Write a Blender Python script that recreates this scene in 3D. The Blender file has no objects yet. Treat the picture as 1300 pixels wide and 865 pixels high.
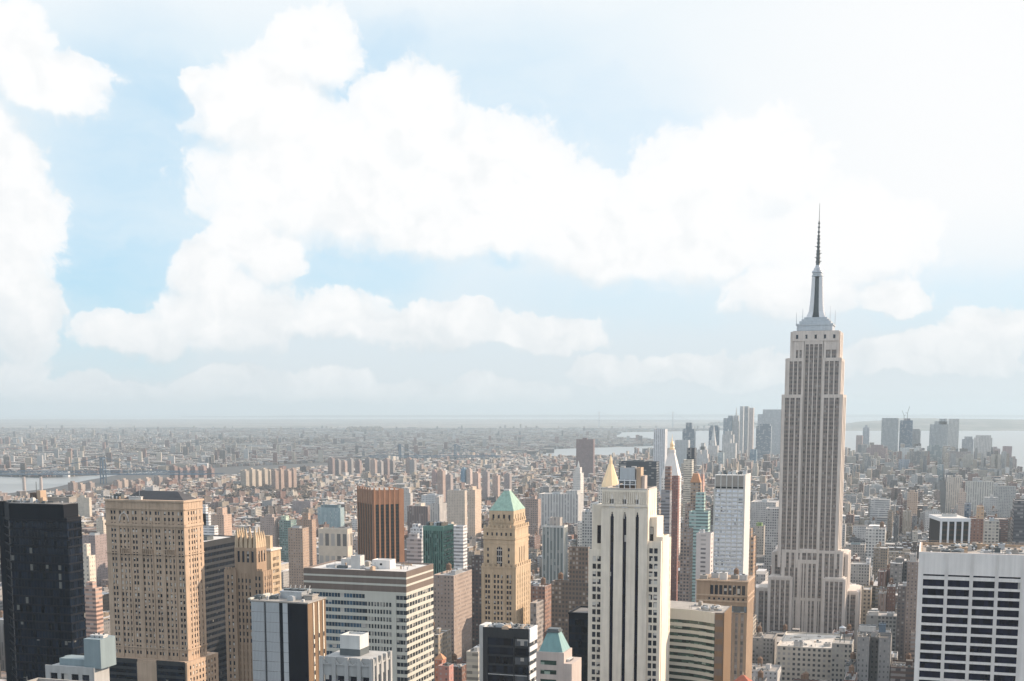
import bpy, math, random
import numpy as np
from mathutils import Vector

# ------------------------------------------------------------------ camera, sky, sun, exposure
C = bpy.context.scene
COL = C.collection
R = math.radians
YAW, PITCH, FPX, CAMZ = R(17.7), R(7.5), 1660.0, 250.0
HORIZON = 520.0
PY0 = HORIZON + FPX * math.tan(PITCH)
cam = bpy.data.cameras.new('camera')
camo = bpy.data.objects.new('camera', cam)
COL.objects.link(camo)
camo.location = (0, 0, CAMZ)
camo.rotation_euler = (R(90) - PITCH, 0, YAW)
cam.sensor_width = 36.0
cam.lens = 36.0 * FPX / 1300.0
cam.shift_y = (PY0 - 432.5) / 1300.0
cam.clip_start = 5.0
cam.clip_end = 300000.0
C.camera = camo

SUN_EL, SUN_AZ = R(25.0), R(53.0)          # azimuth from +Y towards +X
sl = bpy.data.lights.new('sun', 'SUN')
sl.energy = 5.0
sl.angle = R(0.6)
sl.color = (1.0, 0.79, 0.60)
so = bpy.data.objects.new('sun', sl)
COL.objects.link(so)
sdir = Vector((math.sin(SUN_AZ) * math.cos(SUN_EL), math.cos(SUN_AZ) * math.cos(SUN_EL), math.sin(SUN_EL)))
so.rotation_euler = sdir.to_track_quat('Z', 'Y').to_euler()
so.location = (0, 0, 2000)

C.view_settings.view_transform = 'Standard'
C.view_settings.look = 'None'
C.view_settings.exposure = 0.56
C.view_settings.gamma = 1.0
C.view_settings.use_curve_mapping = False
C.cycles.use_denoising = True
C.cycles.denoising_input_passes = 'RGB_ALBEDO_NORMAL'
C.cycles.denoising_prefilter = 'ACCURATE'
C.cycles.adaptive_threshold = 0.004
C.cycles.max_bounces = 5
C.cycles.diffuse_bounces = 2
C.cycles.glossy_bounces = 2
C.cycles.volume_bounces = 1
C.cycles.caustics_reflective = False
C.cycles.caustics_refractive = False

FH = Vector((-math.sin(YAW), math.cos(YAW), 0))
RT = Vector((math.cos(YAW), math.sin(YAW), 0))
FW = FH * math.cos(PITCH) + Vector((0, 0, -math.sin(PITCH)))
UP = FH * math.sin(PITCH) + Vector((0, 0, math.cos(PITCH)))
EYE = Vector((0, 0, CAMZ))

def ray(px, py):
    return (FW * FPX + RT * (px - 650.0) + UP * (PY0 - py)).normalized()

def project(p):
    d = Vector(p) - EYE
    w = d.dot(FW)
    return 650 + FPX * d.dot(RT) / w, PY0 - FPX * d.dot(UP) / w

def on_y(px, py, Y):
    d = ray(px, py)
    return EYE + d * (Y / d.y)

def at_forward(px, py, F):
    d = ray(px, py)
    return EYE + d * (F / d.dot(FH))

def on_ground(px, py, z=0.0):
    d = ray(px, py)
    return EYE + d * ((z - CAMZ) / d.z)

def az_el(px, py):
    d = ray(px, py)
    return math.degrees(math.atan2(d.x, d.y)), math.degrees(math.asin(d.z))

# ---- node helper
class NT:
    def __init__(self, nt):
        self.nt = nt
        nt.nodes.clear()
    def n(self, typ, **kw):
        nd = self.nt.nodes.new(typ)
        for k, v in kw.items():
            setattr(nd, k, v)
        return nd
    def put(self, sock, v):
        if isinstance(v, bpy.types.NodeSocket):
            self.nt.links.new(v, sock)
        elif v is not None:
            if hasattr(sock.default_value, '__len__') and not hasattr(v, '__len__'):
                v = (v,) * len(sock.default_value)
            if hasattr(v, '__len__') and len(v) == 3 and len(sock.default_value) == 4:
                v = (*v, 1)
            sock.default_value = v
    def math(self, op, a, b=None, c=None, clamp=False):
        nd = self.n('ShaderNodeMath', operation=op, use_clamp=clamp)
        self.put(nd.inputs[0], a); self.put(nd.inputs[1], b)
        if c is not None: self.put(nd.inputs[2], c)
        return nd.outputs[0]
    def vec(self, op, a, b=None, s=None):
        nd = self.n('ShaderNodeVectorMath', operation=op)
        self.put(nd.inputs[0], a)
        if b is not None: self.put(nd.inputs[1], b)
        if s is not None: self.put(nd.inputs['Scale'], s)
        return nd.outputs['Value'] if op in ('LENGTH', 'DOT_PRODUCT', 'DISTANCE') else nd.outputs[0]
    def mix(self, f, a, b, blend='MIX'):
        nd = self.n('ShaderNodeMix', data_type='RGBA', blend_type=blend)
        self.put(nd.inputs[0], f); self.put(nd.inputs[6], a); self.put(nd.inputs[7], b)
        return nd.outputs[2]
    def noise(self, v, scale, detail=3.0, rough=0.5, dist=0.0, out=0):
        nd = self.n('ShaderNodeTexNoise')
        self.put(nd.inputs['Vector'], v)
        nd.inputs['Scale'].default_value = scale
        nd.inputs['Detail'].default_value = detail
        nd.inputs['Roughness'].default_value = rough
        nd.inputs['Distortion'].default_value = dist
        return nd.outputs[out]
    def smooth(self, x, a, b):
        nd = self.n('ShaderNodeMapRange', interpolation_type='SMOOTHSTEP')
        self.put(nd.inputs[0], x)
        nd.inputs[1].default_value = a; nd.inputs[2].default_value = b
        return nd.outputs[0]
    def sep(self, v):
        nd = self.n('ShaderNodeSeparateXYZ'); self.put(nd.inputs[0], v)
        return nd.outputs
    def comb(self, x=0.0, y=0.0, z=0.0):
        nd = self.n('ShaderNodeCombineXYZ')
        self.put(nd.inputs[0], x); self.put(nd.inputs[1], y); self.put(nd.inputs[2], z)
        return nd.outputs[0]

# ---- world: Nishita sky with cumulus in fixed compass directions
W = bpy.data.worlds.new('World')
C.world = W
W.use_nodes = True
t = NT(W.node_tree)
out = t.n('ShaderNodeOutputWorld')
sky = t.n('ShaderNodeTexSky', sky_type='NISHITA', sun_disc=False)
sky.sun_elevation = SUN_EL
sky.sun_rotation = SUN_AZ
sky.altitude = 300
sky.air_density = 1.0
sky.dust_density = 0.6
sky.ozone_density = 2.5
bg_sky = t.n('ShaderNodeBackground')
bg_sky.inputs[1].default_value = 0.15
t.put(bg_sky.inputs[0], sky.outputs[0])
dirn = t.n('ShaderNodeTexCoord').outputs['Generated']
dx, dy, dz = t.sep(dirn)
az = t.math('MULTIPLY', t.math('ARCTAN2', dx, dy), 180 / math.pi)
el = t.math('MULTIPLY', t.math('ARCSINE', dz), 180 / math.pi)
P = t.comb(az, t.math('MULTIPLY', el, 1.0), 0.0)
w1 = t.vec('SCALE', t.vec('SUBTRACT', t.noise(P, 0.35, 3, 0.5, out=1), (0.5, 0.5, 0.5)), s=2.0)
w2 = t.vec('SCALE', t.vec('SUBTRACT', t.noise(P, 1.3, 6, 0.62, out=1), (0.5, 0.5, 0.5)), s=0.75)
P1 = t.vec('MULTIPLY', t.vec('ADD', t.vec('ADD', P, w1), w2), (1, 1, 0))
def oval(p, px, py, rx, ry):
    """distance from a spot of the sky in units of its radii (degrees of azimuth and elevation)"""
    a0, e0 = az_el(px, py); a1, _ = az_el(px + rx, py); _, e1 = az_el(px, py - ry)
    return t.vec('LENGTH', t.vec('MULTIPLY', t.vec('SUBTRACT', p, (a0, e0, 0)), (1 / (a1 - a0), 1 / (e1 - e0), 0)))
PUFFS = [(-10, 270, 105, 150), (70, 110, 95, 45), (10, 60, 60, 60), (30, 400, 55, 90), (20, 480, 40, 35),
         (400, 60, 70, 70), (330, 130, 95, 85), (520, 150, 75, 85), (430, 230, 190, 105), (620, 230, 140, 95), (720, 270, 120, 80),
         (300, 300, 50, 55), (345, 325, 50, 50), (265, 345, 55, 50), (290, 400, 110, 60), (180, 425, 85, 35), (430, 405, 75, 42), (560, 420, 120, 34), (690, 425, 90, 30),
         (890, 235, 105, 90), (820, 300, 200, 70), (1010, 370, 100, 50), (1250, 420, 60, 34), (760, 470, 45, 24), (1080, 300, 130, 80), (1190, 450, 130, 30), (120, 505, 110, 26), (330, 490, 170, 28), (600, 500, 160, 24), (930, 470, 170, 26), (245, 95, 20, 24), (960, 200, 110, 70), (600, 290, 150, 50), (1130, 380, 60, 30)]
def body(p):
    D = None
    for (px, py, rx, ry) in PUFFS:
        h = t.math('SUBTRACT', 1.0, oval(p, px, py, rx * 1.08, ry * 1.08))
        if D is None: D = h
        else:
            nd = t.n('ShaderNodeMath', operation='SMOOTH_MAX'); t.put(nd.inputs[0], D); t.put(nd.inputs[1], h); nd.inputs[2].default_value = 0.15
            D = nd.outputs[0]
    return D
def vor(scale, sm):
    v = t.n('ShaderNodeTexVoronoi', feature='SMOOTH_F1'); t.put(v.inputs['Vector'], P1)
    v.inputs['Scale'].default_value = scale; v.inputs['Smoothness'].default_value = sm
    return t.math('SUBTRACT', 0.45, v.outputs['Distance'])
bil = t.math('ADD', t.math('MULTIPLY', vor(0.75, 0.3), 0.26), t.math('MULTIPLY', vor(1.9, 0.3), 0.13))
fb = t.math('SUBTRACT', t.noise(P1, 2.2, 6, 0.62), 0.5)
D0 = body(P1)
D = t.math('ADD', D0, t.math('ADD', bil, t.math('MULTIPLY', fb, 0.36)))
Dup = body(t.vec('ADD', P1, (0.5, 1.1, 0)))
lit = t.math('SUBTRACT', D0, Dup)                       # above zero on the upper, sunward side of a cloud
edge = t.math('SUBTRACT', 1.0, t.smooth(D0, 0.12, 0.42))
under = t.math('MULTIPLY', t.smooth(lit, -0.04, -0.40), t.math('ADD', 0.18, t.math('MULTIPLY', edge, 0.82)))
crisp = t.math('ADD', t.math('MULTIPLY', t.smooth(D, 0.0, 0.16), 0.7), t.math('MULTIPLY', t.smooth(D, -0.12, 0.45), 0.3))
soft = t.smooth(D, -0.10, 0.75)
alpha = t.math('ADD', t.math('MULTIPLY', crisp, t.math('SUBTRACT', 1.0, under)), t.math('MULTIPLY', soft, under))
# open sky: blue deepest low in the east, whiter with thin cloud towards the west and the zenith
S = None
for (px, py, rx, ry, s) in ((150, 370, 150, 130, .95), (180, 180, 130, 170, .58), (450, 350, 120, 60, .62), (470, 90, 100, 90, .55), (620, 130, 230, 120, .36), (800, 160, 120, 70, .34), (640, 320, 40, 25, .7), (1230, 385, 180, 50, .36), (800, 380, 200, 40, .3), (90, 460, 90, 60, .7)):
    h = t.math('MULTIPLY', t.math('SUBTRACT', 1.0, t.smooth(oval(P1, px, py, rx, ry), 0.35, 1.35)), s)
    S = h if S is None else t.math('MAXIMUM', S, h)
veil = t.smooth(t.noise(t.vec('MULTIPLY', P1, (0.45, 1.5, 1)), 0.30, 7, 0.58), 0.30, 0.80)
S = t.math('MULTIPLY', S, t.math('SUBTRACT', 0.86, t.math('MULTIPLY', veil, 0.66)))
west = t.math('MULTIPLY', t.smooth(az, -26.0, 2.0), t.smooth(el, 2.0, 9.0))
low = t.math('SUBTRACT', 1.0, t.smooth(el, 0.0, 6.5))
thin = t.mix(t.math('MAXIMUM', west, t.math('MULTIPLY', t.smooth(el, 13.0, 17.0), .6)), (0.52, 0.605, 0.66), (0.675, 0.68, 0.685))
thin = t.mix(low, thin, (0.505, 0.55, 0.575))
# cloud colour: white tops, pale grey undersides, dimmer towards the horizon
n_sh = t.math('ADD', t.math('SUBTRACT', t.noise(P1, 0.22, 6, 0.5), 0.5), t.math('MULTIPLY', t.math('SUBTRACT', t.noise(P1, 0.8, 5, 0.55), t.noise(t.vec('ADD', P1, (0.3, 0.35, 0)), 0.8, 5, 0.55)), 0.9))
sh = t.math('ADD', t.math('MULTIPLY', under, 0.42), t.math('ADD', t.math('MULTIPLY', n_sh, 0.75), t.math('MULTIPLY', low, 0.55)))
sh = t.math('ADD', sh, t.math('MULTIPLY', vor(0.75, 0.6), -0.35))
sh = t.math('SUBTRACT', sh, t.math('MULTIPLY', west, 0.2), clamp=True)
ccol = t.mix(sh, (0.695, 0.695, 0.695), (0.46, 0.51, 0.54))
# away from this bank of cumulus (overhead and to the north) unseen broken cloud and clear sky, brightened as added fill for shaded fronts
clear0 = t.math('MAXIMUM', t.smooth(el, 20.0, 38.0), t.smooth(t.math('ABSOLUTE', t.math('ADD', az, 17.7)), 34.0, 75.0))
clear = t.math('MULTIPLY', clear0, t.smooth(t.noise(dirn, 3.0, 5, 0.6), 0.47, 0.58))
fill_boost = t.math('ADD', 1.0, t.math('MULTIPLY', clear0, 0.55))
def bg(c, s=1.0):
    n_ = t.n('ShaderNodeBackground'); t.put(n_.inputs[0], c); n_.inputs[1].default_value = s
    return n_.outputs[0]
def mixs(f, a, b_):
    n_ = t.n('ShaderNodeMixShader'); t.put(n_.inputs[0], f); t.nt.links.new(a, n_.inputs[1]); t.nt.links.new(b_, n_.inputs[2])
    return n_.outputs[0]
blue = mixs(0.72, bg_sky.outputs[0], bg((0.25, 0.455, 0.60, 1)))
openair = mixs(S, bg(t.vec('SCALE', thin, s=fill_boost)), blue)
south = mixs(alpha, openair, bg(t.vec('SCALE', ccol, s=fill_boost)))
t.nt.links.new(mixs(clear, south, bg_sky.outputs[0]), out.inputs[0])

# ------------------------------------------------------------------ materials
MATS = {}
def bsdf_mat(name):
    m = bpy.data.materials.new(name); m.use_nodes = True
    t = NT(m.node_tree)
    o = t.n('ShaderNodeOutputMaterial'); b = t.n('ShaderNodeBsdfPrincipled')
    t.nt.links.new(b.outputs[0], o.inputs[0])
    MATS[name] = m
    return m, t, b

def stone(name, rgb, rough=0.85, var=0.22, streak=0.25, metal=0.0, spec=0.3):
    m, t, b = bsdf_mat(name)
    pos = t.n('ShaderNodeNewGeometry').outputs['Position']
    a = t.noise(pos, 0.12, 5, 0.6)
    s = t.noise(t.vec('MULTIPLY', pos, (0.7, 0.7, 0.035)), 1.0, 4, 0.6)
    f = t.math('ADD', t.math('MULTIPLY', t.math('SUBTRACT', a, 0.5), 2 * var), t.math('MULTIPLY', t.math('SUBTRACT', s, 0.5), 2 * streak))
    k = t.math('ADD', 1.0, f)
    t.put(b.inputs['Base Color'], t.vec('SCALE', rgb, s=k))
    b.inputs['Roughness'].default_value = rough
    b.inputs['Metallic'].default_value = metal
    b.inputs['Specular IOR Level'].default_value = spec
    return m

def glass(name, rgb=(0.018, 0.021, 0.030), rough=0.12, blinds=0.12, blind_rgb=(0.42, 0.40, 0.37), cell=(1.6, 1.6, 3.6), spec=0.5):
    """window glass; some bays have a pale blind pulled part of the way down"""
    m, t, b = bsdf_mat(name)
    pos = t.n('ShaderNodeNewGeometry').outputs['Position']
    q = t.vec('ADD', t.vec('DIVIDE', pos, cell), (0.37, 0.37, 0.11))
    wn = t.n('ShaderNodeTexWhiteNoise', noise_dimensions='3D'); t.put(wn.inputs[0], t.vec('FLOOR', q))
    r = wn.outputs['Value']
    wn2 = t.n('ShaderNodeTexWhiteNoise', noise_dimensions='3D'); t.put(wn2.inputs[0], t.vec('ADD', t.vec('FLOOR', q), (7.3, 1.9, 4.4)))
    fr = t.sep(t.vec('FRACTION', q))[2]
    has = t.math('MULTIPLY', t.math('GREATER_THAN', r, 1 - blinds), t.math('GREATER_THAN', fr, t.math('MULTIPLY', wn2.outputs['Value'], 0.8)))
    tone = t.vec('SCALE', rgb, s=t.math('ADD', 0.4, t.math('MULTIPLY', wn2.outputs['Value'], 1.4)))
    t.put(b.inputs['Base Color'], t.mix(has, tone, blind_rgb))
    t.put(b.inputs['Roughness'], t.math('ADD', rough, t.math('MULTIPLY', has, 0.5)))
    b.inputs['Specular IOR Level'].default_value = spec
    return m

stone('limestone', (0.57, 0.51, 0.46))
stone('grey_limestone', (0.42, 0.39, 0.355))
stone('cream_stone', (0.68, 0.61, 0.51), streak=0.3, var=0.2)
stone('tan_stone', (0.42, 0.315, 0.23), var=0.3, streak=0.35)
stone('yellow_stone', (0.45, 0.345, 0.235), var=0.3, streak=0.35)
stone('brown_stone', (0.30, 0.215, 0.15), var=0.3, streak=0.4)
stone('white_stone', (0.66, 0.63, 0.60), var=0.12, streak=0.22)
stone('white_panel', (0.62, 0.63, 0.64), rough=0.5, var=0.06, streak=0.06)
stone('beige_panel', (0.50, 0.49, 0.43), rough=0.6, var=0.10, streak=0.10)
stone('brown_panel', (0.16, 0.125, 0.105), rough=0.5)
stone('bronze_panel', (0.19, 0.125, 0.075), rough=0.45)
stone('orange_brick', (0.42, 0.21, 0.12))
stone('orange_brick_shaded', (0.27, 0.155, 0.10))  # same brick, with the shade of the east face put into the colour
stone('red_brick', (0.26, 0.12, 0.09))
stone('dark_brick', (0.115, 0.085, 0.07))
stone('pink_stone', (0.42, 0.36, 0.325))
stone('grey_concrete', (0.36, 0.36, 0.35))
stone('light_concrete', (0.52, 0.52, 0.50))
stone('dark_panel', (0.035, 0.037, 0.04), rough=0.5, spec=0.12)
stone('black_panel', (0.010, 0.012, 0.017), rough=0.5, var=0.3, spec=0.08)
stone('steel', (0.42, 0.44, 0.46), rough=0.4, metal=0.6)
stone('dark_steel', (0.11, 0.125, 0.13), rough=0.5, metal=0.3)
stone('silver_glass', (0.40, 0.43, 0.45), rough=0.16, var=0.12, streak=0.05, spec=0.8)
stone('green_copper', (0.24, 0.355, 0.295), rough=0.75, streak=0.5)
stone('teal_copper', (0.17, 0.29, 0.285), rough=0.6)
stone('slate', (0.055, 0.055, 0.06), rough=0.7)
stone('red_tile', (0.33, 0.11, 0.07))
stone('orange_tile', (0.44, 0.235, 0.135))
stone('tar_roof', (0.16, 0.155, 0.15), var=0.4)
stone('pale_roof', (0.50, 0.49, 0.47), var=0.25)
stone('gravel_roof', (0.30, 0.28, 0.255), var=0.35)
stone('teal_metal', (0.20, 0.25, 0.265), rough=0.5)
stone('blue_steel', (0.085, 0.125, 0.17), rough=0.6)
stone('timber', (0.17, 0.11, 0.075))
stone('green_panel', (0.11, 0.22, 0.185), rough=0.4)
stone('aqua_panel', (0.23, 0.42, 0.38), rough=0.3)
g = stone('gold_leaf', (0.88, 0.63, 0.37), rough=0.36, metal=0.3, var=0.08, streak=0.1)
glass('window_glass', blinds=0.2, spec=0.35)
glass('tower_glass', blinds=0.3, blind_rgb=(0.55, 0.52, 0.47), spec=0.3)
glass('navy_glass', (0.008, 0.009, 0.020), blinds=0.02, spec=0.25)
glass('black_glass', (0.006, 0.010, 0.018), rough=0.12, blinds=0.03, blind_rgb=(0.13, 0.13, 0.12), spec=0.22)
glass('band_glass', (0.035, 0.042, 0.05), rough=0.1, blinds=0.25, blind_rgb=(0.30, 0.29, 0.27), cell=(1.5, 1.5, 3.6))
glass('blue_glass', (0.03, 0.06, 0.09), rough=0.08, blinds=0.12, spec=0.8, cell=(2.2, 2.2, 3.6))
glass('green_glass', (0.03, 0.055, 0.045), rough=0.08, blinds=0.18, blind_rgb=(0.24, 0.30, 0.25), cell=(2.2, 2.2, 3.4))
glass('teal_glass', (0.035, 0.08, 0.07), rough=0.08, blinds=0.1, cell=(1.7, 1.7, 3.6), blind_rgb=(0.12, 0.2, 0.18))
glass('pale_glass', (0.40, 0.43, 0.47), rough=0.2, blinds=0.88, blind_rgb=(0.66, 0.67, 0.69), spec=0.6)

# vertical strips of windows with metal spandrels between them
m, t, b = bsdf_mat('strip_glass')
pos = t.n('ShaderNodeNewGeometry').outputs['Position']
px_, py_, pz_ = t.sep(pos)
fz = t.math('FRACT', t.math('DIVIDE', pz_, 3.75))
win = t.math('LESS_THAN', fz, 0.56)
ho = t.math('ADD', px_, py_)
fx = t.math('FRACT', t.math('DIVIDE', ho, 1.78))
mul = t.math('GREATER_THAN', t.math('ABSOLUTE', t.math('SUBTRACT', fx, 0.5)), 0.40)
wn = t.n('ShaderNodeTexWhiteNoise', noise_dimensions='2D')
t.put(wn.inputs[0], t.comb(t.math('FLOOR', t.math('DIVIDE', ho, 1.78)), t.math('FLOOR', t.math('DIVIDE', pz_, 3.75)), 0))
r_ = wn.outputs['Value']
gcol = t.mix(t.math('GREATER_THAN', r_, 0.9), t.vec('SCALE', (0.135, 0.122, 0.116), s=t.math('ADD', 0.5, r_)), (0.27, 0.25, 0.23))
spc = t.mix(win, (0.23, 0.185, 0.165), gcol)
spc = t.mix(mul, spc, (0.27, 0.235, 0.21))
t.put(b.inputs['Base Color'], spc)
b.inputs['Roughness'].default_value = 0.35

# walls of ordinary buildings: colour and window rhythm come with each face
m, t, b = bsdf_mat('city_wall')
def attr(n_):
    a = t.n('ShaderNodeAttribute', attribute_type='GEOMETRY', attribute_name=n_)
    return a.outputs['Color']
geo = t.n('ShaderNodeNewGeometry')
nz = t.sep(geo.outputs['Normal'])[2]
isroof = t.math('GREATER_THAN', nz, 0.4)
uv = t.n('ShaderNodeAttribute', attribute_type='GEOMETRY', attribute_name='bay').outputs['Vector']
fu, fv, _ = t.sep(t.vec('FRACTION', uv))
wf, hf, dk = t.sep(attr('win'))
mu = t.math('LESS_THAN', t.math('ABSOLUTE', t.math('SUBTRACT', fu, 0.5)), t.math('MULTIPLY', wf, 0.5))
mv = t.math('LESS_THAN', t.math('ABSOLUTE', t.math('SUBTRACT', fv, 0.5)), t.math('MULTIPLY', hf, 0.5))
wmask = t.math('MULTIPLY', t.math('MULTIPLY', mu, mv), t.math('SUBTRACT', 1.0, isroof))
wn = t.n('ShaderNodeTexWhiteNoise', noise_dimensions='3D'); t.put(wn.inputs[0], t.vec('FLOOR', uv))
wcol = t.mix(t.math('GREATER_THAN', wn.outputs['Value'], 0.8), (0.045, 0.05, 0.06), (0.30, 0.29, 0.28))
wcol = t.mix(dk, attr('col'), wcol)
nv = t.noise(geo.outputs['Position'], 0.09, 4, 0.65)
wallc = t.vec('SCALE', attr('col'), s=t.math('ADD', 0.72, t.math('MULTIPLY', nv, 0.56)))
nr = t.noise(geo.outputs['Position'], 0.16, 4, 0.7)
roofc = t.vec('SCALE', attr('roof'), s=t.math('ADD', 0.45, t.math('MULTIPLY', nr, 1.1)))
basec = t.mix(wmask, t.mix(isroof, wallc, roofc), wcol)
t.put(b.inputs['Base Color'], basec)
t.put(b.inputs['Roughness'], t.math('SUBTRACT', 0.88, t.math('MULTIPLY', wmask, 0.6)))
b.inputs['Specular IOR Level'].default_value = 0.35

m, t, b = bsdf_mat('city_ground')
pos = t.n('ShaderNodeNewGeometry').outputs['Position']
v = t.n('ShaderNodeTexVoronoi'); t.put(v.inputs['Vector'], pos); v.inputs['Scale'].default_value = 0.012
cr = t.n('ShaderNodeValToRGB')
t.put(cr.inputs[0], t.sep(v.outputs['Color'])[0])
cr.color_ramp.elements[0].color = (0.06, 0.055, 0.05, 1); cr.color_ramp.elements[1].color = (0.27, 0.24, 0.21, 1)
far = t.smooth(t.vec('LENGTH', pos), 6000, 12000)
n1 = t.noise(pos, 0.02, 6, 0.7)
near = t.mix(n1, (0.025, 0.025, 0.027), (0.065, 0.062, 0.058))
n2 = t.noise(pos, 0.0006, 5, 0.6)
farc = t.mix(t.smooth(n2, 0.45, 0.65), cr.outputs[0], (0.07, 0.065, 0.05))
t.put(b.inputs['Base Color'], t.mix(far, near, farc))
b.inputs['Roughness'].default_value = 0.9

m, t, b = bsdf_mat('water')
pos = t.n('ShaderNodeNewGeometry').outputs['Position']
b.inputs['Base Color'].default_value = (0.20, 0.215, 0.215, 1)
b.inputs['Roughness'].default_value = 0.32
b.inputs['Specular IOR Level'].default_value = 0.6
bp = t.n('ShaderNodeBump'); bp.inputs['Strength'].default_value = 0.35; bp.inputs['Distance'].default_value = 1.0
t.put(bp.inputs['Height'], t.noise(pos, 0.05, 6, 0.65)); t.nt.links.new(bp.outputs[0], b.inputs['Normal'])

m, t, b = bsdf_mat('wooded_hill')
pos = t.n('ShaderNodeNewGeometry').outputs['Position']
t.put(b.inputs['Base Color'], t.mix(t.smooth(t.noise(pos, 0.002, 6, 0.7), .4, .7), (0.045, 0.055, 0.04), (0.20, 0.18, 0.16)))
b.inputs['Roughness'].default_value = 0.95
m, t, b = bsdf_mat('bare_trees')
pos = t.n('ShaderNodeNewGeometry').outputs['Position']
t.put(b.inputs['Base Color'], t.mix(t.noise(pos, 0.08, 4, 0.7), (0.05, 0.04, 0.03), (0.13, 0.10, 0.075)))
b.inputs['Roughness'].default_value = 0.95

# ------------------------------------------------------------------ mesh builder
class Fr:
    """a wall's frame: u runs along the wall, z is up, n points out of it"""
    def __init__(self, ox, oy, ux, uy, nx, ny):
        self.o = (ox, oy); self.u = (ux, uy); self.n = (nx, ny)
    def p(self, u, z, n):
        return (self.o[0] + self.u[0] * u + self.n[0] * n, self.o[1] + self.u[1] * u + self.n[1] * n, z)

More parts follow.
